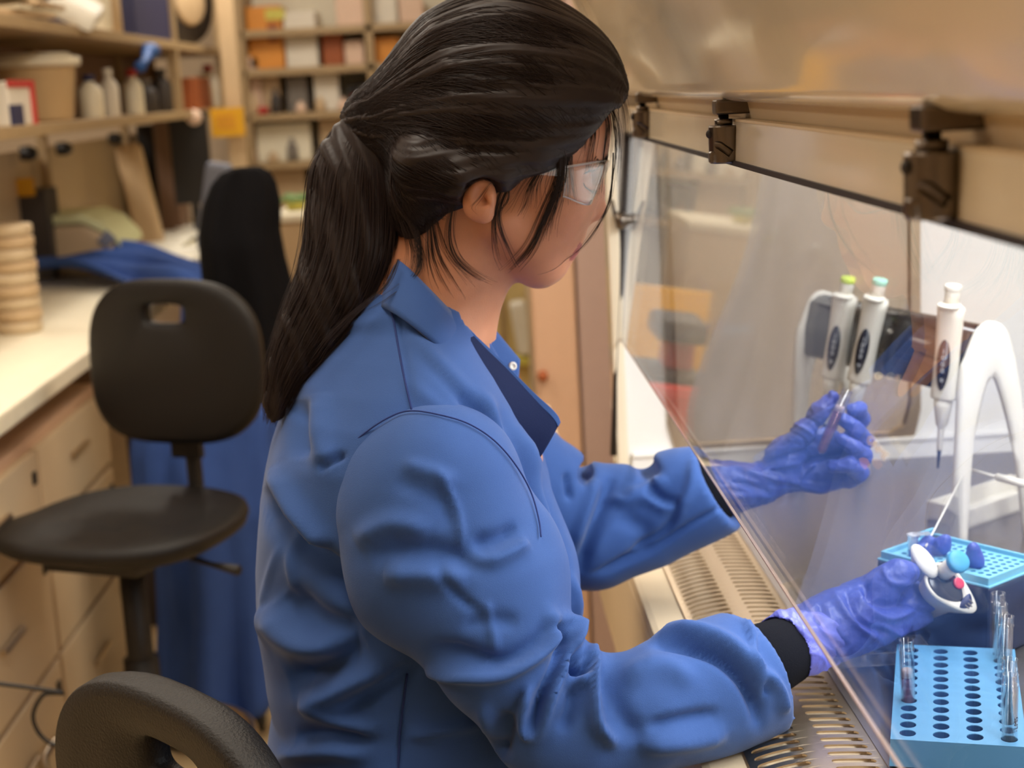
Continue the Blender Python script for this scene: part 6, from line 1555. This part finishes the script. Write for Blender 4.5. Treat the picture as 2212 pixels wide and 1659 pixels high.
# starts all round the hairline: (px, py, Y offset)
HL = [(1318, 205, 0.0), (1312, 215, -0.030), (1290, 245, -0.048), (1255, 290, -0.060), (1220, 330, -0.067), (1150, 365, -0.072), (1090, 392, -0.076), (1040, 402, -0.078), (1000, 410, -0.075), (985, 470, -0.066), (960, 520, -0.055), (910, 545, -0.035), (880, 555, 0.0)]
HLc = catmull([P(x, y, YS0 + o) for x, y, o in HL], 14); HLm = HLc.copy(); HLm[:, 1] = 2 * YS0 - HLm[:, 1]
for side, Hc, cnt in ((0, HLc, 1900), (1, HLm, 500)):
    for _ in range(cnt):
        t = R_.uniform(0, len(Hc) - 1.01); i = int(t); s0 = Hc[i] * (1 - t + i) + Hc[i + 1] * (t - i)
        frac = R_.uniform(0, 0.75) ** 1.3
        n = 26; tt = np.linspace(frac, 1, n); e_ = tie + R_.normal(size=3) * [0.004, 0.007, 0.009]
        # route over the skull: bulge away from the straight chord, upward for the front hairs
        bul = np.array([0.0, (-1 if side == 0 else 1) * 0.030, 0.0]) + np.array([0, 0, 0.10 if t < len(Hc) * 0.30 else 0.035 if t < len(Hc) * .55 else -0.012]) * R_.uniform(0.3, 1.25)
        base_ = s0[None] * (1 - tt[:, None]) + e_[None] * tt[:, None] + bul[None] * (4 * tt * (1 - tt))[:, None] + (R_.normal(size=3) * 0.006)[None] * np.sin(tt * PI)[:, None]
        q = to_surface(base_, hairf, R_.uniform(-0.0002, 0.0014)); 
        if not np.isfinite(q).all() or np.abs(np.diff(q, axis=0)).max() > 0.03: continue
        q[1:-1] = (q[:-2] + q[1:-1] + q[2:]) / 3; q[1:-1] = (q[:-2] + q[1:-1] + q[2:]) / 3
        paths.append(q); rad.append(R_.uniform(0.00022, 0.00042))
hs_ = strands(paths, rad, M['hair_strand'], 'hair_strands', None); sub_of(local2(hs_), hair)
# ponytail
PT = [(800, 262, 1.392, 24), (775, 305, 1.388, 55), (765, 370, 1.384, 84), (762, 450, 1.380, 92), (752, 540, 1.374, 92), (722, 630, 1.366, 84), (672, 715, 1.358, 66), (625, 795, 1.350, 40), (598, 870, 1.345, 18), (588, 912, 1.343, 5)]
f = Field(A(540, 960, 1.33) - [0.02, 0.07, 0.01], A(900, 200, 1.42) + [0.03, 0.07, 0.03], 0.0026)
f.chain([(A(x, y, Y), r * 0.90 * Y / FPX) for x, y, Y, r in PT], 0.02, flat=((0, 1, 0), 0.62))
V, F = f.mesh(3); ponyf = f
N = vnormals(V, F); V = V + N * (0.0010 * np.sin(V[:, 0] * 420 + V[:, 2] * 90 + 2 * np.sin(V[:, 2] * 40)) + 0.0012 * np.sin(V[:, 0] * 170 + V[:, 1] * 120 + V[:, 2] * 50))[:, None]
pony = local2(fast_mesh('ponytail', V, F, M['hair']))
PTc = catmull([np.array([*A(x, y, Y), r * Y / FPX]) for x, y, Y, r in PT], 8); paths = []; rad = []
for _ in range(1700):
    a = R_.uniform(0, 2 * PI); rho = R_.uniform(0.80, 1.03) if R_.random() < 0.85 else R_.uniform(1.0, 1.16); i0 = 0 if R_.random() < 0.7 else int(R_.uniform(0, 20)); i1 = int(R_.uniform(0.72, 1.0) * len(PTc))
    seg = PTc[i0:i1]; n = len(seg); tw = R_.normal() * 0.25; sN = np.linspace(0, 1, n)
    if n < 8: continue
    T = np.gradient(seg[:, :3], axis=0); T /= np.linalg.norm(T, axis=1)[:, None]; side = np.cross(T, [0, 1, 0]); side /= np.linalg.norm(side, axis=1)[:, None]
    aa = a + tw * sN + 0.08 * np.sin(sN * 6 + a * 3); rr = seg[:, 3] * rho
    q = seg[:, :3] + side * (np.cos(aa) * rr)[:, None] + np.array([0, 1, 0]) * (np.sin(aa) * rr * 0.64)[:, None]
    q += (R_.normal(size=3) * 0.004)[None] * (sN ** 2)[:, None]; paths.append(q); rad.append(R_.uniform(0.00022, 0.00045))
o_ = strands(paths, rad, M['hair_strand'], 'ponytail_strands', None); sub_of(local2(o_), pony)
# elastic
b = MB()
for k in range(3):
    c = A(792 + 7 * k, 258 + 8 * k * 0 + 5, 1.393); e1 = _n(A(822, 292, 1.393) - A(768, 232, 1.393)); e2 = np.array([0, 1, 0]); r1 = 0.0165
    b.tube([c + e1 * r1 * math.cos(2 * PI * i / 24) + e2 * 0.016 * math.sin(2 * PI * i / 24) for i in range(24)], 0.0024, seg=8, closed=True)
local2(b.build('hair_tie', M['elastic']))
# loose strands over the face and neck
LS = []
def loose(pts, Y0, Y1, n=6, spread=5.0, r=0.00030, ends=1.0, sd=None):
    for _ in range(int(n * 0.7) + 1):
        off = R_.normal(size=2) * spread * 1.25; q = []
        L = len(pts)
        for k, (x, y) in enumerate(pts):
            t = k / (L - 1); w_ = (0.25 + 0.9 * t) * ends; q.append(A(x + off[0] * w_ + R_.normal() * 0.8, y + off[1] * w_ * 0.4, Y0 + (Y1 - Y0) * t + R_.normal() * 0.0007))
        c_ = catmull(q, 7); c_ = c_[:max(8, int(len(c_) * R_.uniform(0.62, 1.0)))]
        for it in range(3):
            dd = hf.sample(c_); g_ = hf.grad(c_); push = np.clip(0.0010 - dd, 0, 0.02); push = np.where(dd > 0.05, 0, push); c_ = c_ + g_ * push[:, None]
        c_[1:-1] = (c_[:-2] + c_[1:-1] + c_[2:]) / 3
        LS.append((c_, r * R_.uniform(0.6, 1.2)))
loose([(1212, 300), (1218, 360), (1190, 440), (1160, 510), (1128, 562), (1100, 592)], 1.330, 1.352, 70, 9, 0.00030)
loose([(1205, 280), (1212, 350), (1200, 420), (1180, 480), (1172, 520)], 1.326, 1.340, 60, 11)
loose([(1228, 270), (1222, 330), (1226, 400), (1232, 440)], 1.340, 1.345, 30, 8)
loose([(1180, 350), (1150, 400), (1140, 440), (1125, 470)], 1.328, 1.334, 40, 16)
loose([(1108, 385), (1082, 440), (1076, 480), (1092, 530), (1110, 570), (1122, 590)], 1.322, 1.350, 16, 4)
loose([(1095, 390), (1072, 440), (1067, 500), (1072, 550), (1090, 588)], 1.322, 1.348, 12, 4)
loose([(1100, 385), (1098, 430), (1076, 462), (1082, 490)], 1.322, 1.326, 8, 3)
loose([(1290, 200), (1322, 240), (1332, 300), (1328, 360), (1322, 400)], 1.375, 1.385, 26, 6, 0.00028)
loose([(1300, 170), (1338, 210), (1348, 270), (1345, 330)], 1.380, 1.39, 20, 6, 0.00026)
loose([(1290, 210), (1312, 260), (1306, 330), (1296, 400), (1292, 440)], 1.362, 1.370, 26, 7, 0.00026)
loose([(1255, 220), (1280, 270), (1268, 330), (1250, 380)], 1.350, 1.352, 26, 10, 0.00026)
loose([(1240, 210), (1262, 250), (1255, 310), (1240, 350)], 1.344, 1.346, 30, 12, 0.00026)
loose([(1325, 330), (1322, 400), (1312, 450), (1280, 505), (1245, 545), (1200, 570), (1150, 582)], 1.380, 1.362, 10, 3, 0.00030)
loose([(1322, 250), (1330, 330), (1318, 420), (1302, 470), (1275, 515), (1238, 552), (1180, 585)], 1.385, 1.362, 6, 3, 0.00026)
loose([(1060, 395), (1035, 430), (1020, 450), (1040, 470)], 1.315, 1.317, 6, 5, 0.0002)
loose([(985, 420), (970, 500), (985, 560), (1030, 600), (1062, 615)], 1.335, 1.352, 26, 9, 0.00026)
loose([(930, 470), (940, 540), (960, 590), (990, 640)], 1.345, 1.345, 46, 18, 0.00026)
loose([(900, 480), (905, 560), (890, 600), (840, 640), (770, 680)], 1.350, 1.318, 22, 7, 0.00032)
loose([(845, 350), (850, 430), (895, 500), (905, 570), (880, 620)], 1.350, 1.335, 18, 5, 0.00034)
loose([(870, 470), (900, 540), (905, 600)], 1.352, 1.345, 40, 14, 0.00028)
loose([(860, 560), (830, 620), (760, 680), (700, 740), (660, 800)], 1.335, 1.300, 14, 7, 0.0003)
loose([(1180, 10), (1260, 50), (1310, 120), (1338, 190), (1350, 260)], 1.398, 1.398, 24, 6, 0.00026)
loose([(1270, 120), (1300, 170), (1310, 220), (1300, 270)], 1.352, 1.356, 40, 12, 0.00028)
o_ = strands([q for q, r in LS], [r for q, r in LS], M['hair_strand'], 'loose_strands', None, (0.8, 1.0, 0.3)); sub_of(local2(o_), hair)
# brows and lashes
paths = []; rad = []
for s in (-1, 1):
    for _ in range(170):
        t = R_.random(); x = 1262 + 42 * t; y = 346 - 10 * t + R_.normal() * 3.0; yy = YS0 + s * (0.044 - 0.030 * t)
        p = P(x, y, yy); p = to_surface([p], hf, 0.0006)[0]; e = P(x - 10, y + 1, yy + s * 0.002); e = to_surface([e], hf, 0.0009)[0]; paths.append(np.linspace(p, e, 5)); rad.append(0.00022)
    for k in range(34):
        t = k / 33; p = P(1240 + 26 * t, 393 + 4 * math.sin(PI * t), YS0 + s * (0.044 - 0.022 * t)); p = to_surface([p], hf, 0.0004)[0]
        q = p + np.array([0.0045, -s * -0.0005, -0.0055]) * R_.uniform(.8, 1.1); mid = (p + q) / 2 + [0.001, 0, -0.0008]; paths.append(catmull([p, mid, q], 3)); rad.append(0.00036)
o_ = strands(paths, rad, M['hair'], 'brows_and_lashes', None, (1, 1, 0.3)); sub_of(local2(o_), hair)

# ---- safety glasses
gl = tag(empty('safety_glasses', tuple(P(1255, 390))), 'clear wraparound safety glasses worn by the seated person', 'glasses')
def gl_local(o): return local(o, gl)
# lens: wraps from the near temple round the front to the far temple
def lens():
    rows = []; n = 33
    for i in range(n):
        s = -1 + 2 * i / (n - 1)          # -1 near side, +1 far side
        yy = YS0 + 0.068 * math.sin(s * PI / 2 * 0.98)
        fr = math.cos(s * PI / 2) ** 0.75
        xt = 1212 + (1312 - 1212) * fr; xb = 1216 + (1292 - 1216) * fr; yt = 362 - 16 * fr; yb = 424 + 18 * math.sin(PI * min(1, (1 - abs(s)) * 1.2)) - 34 * max(0, fr - 0.75) / 0.25 * 0.8
        rows.append([P(xt * (1 - t) + xb * t + 5 * math.sin(PI * t), yt * (1 - t) + yb * t, yy) for t in np.linspace(0, 1, 9)])
    V = [p for r in rows for p in r]; F = [(i * 9 + j, (i + 1) * 9 + j, (i + 1) * 9 + j + 1, i * 9 + j + 1) for i in range(n - 1) for j in range(8)]
    o = mesh_obj('lens', V, F, M['lens']); s = o.modifiers.new('solid', 'SOLIDIFY'); s.thickness = 0.0018
    return o, rows
lo_, rows = lens(); gl_local(lo_)
b = MB(); b.tube([r[0] for r in rows], 0.0011, seg=8); b.tube([r[-1] for r in rows], 0.0009, seg=8); gl_local(b.build('rim', M['clear_milky']))
for s in (-1, 1):
    b = MB(); yy = YS0 + s * 0.0715
    t0 = [P(1228, 368, YS0 + s * 0.066), P(1190, 366, yy), P(1130, 362, yy + s * 0.003), P(1070, 375, yy + s * 0.002), P(1010, 400, yy)]
    C = catmull(t0, 6); b.loft([[(p[0], p[1], p[2] + 0.0055), (p[0], p[1] + 0.0012, p[2] + 0.0055), (p[0], p[1] + 0.0012, p[2] - 0.0055), (p[0], p[1], p[2] - 0.0055)] for p in C], smooth=False)
    gl_local(b.build('temple', M['lens']))
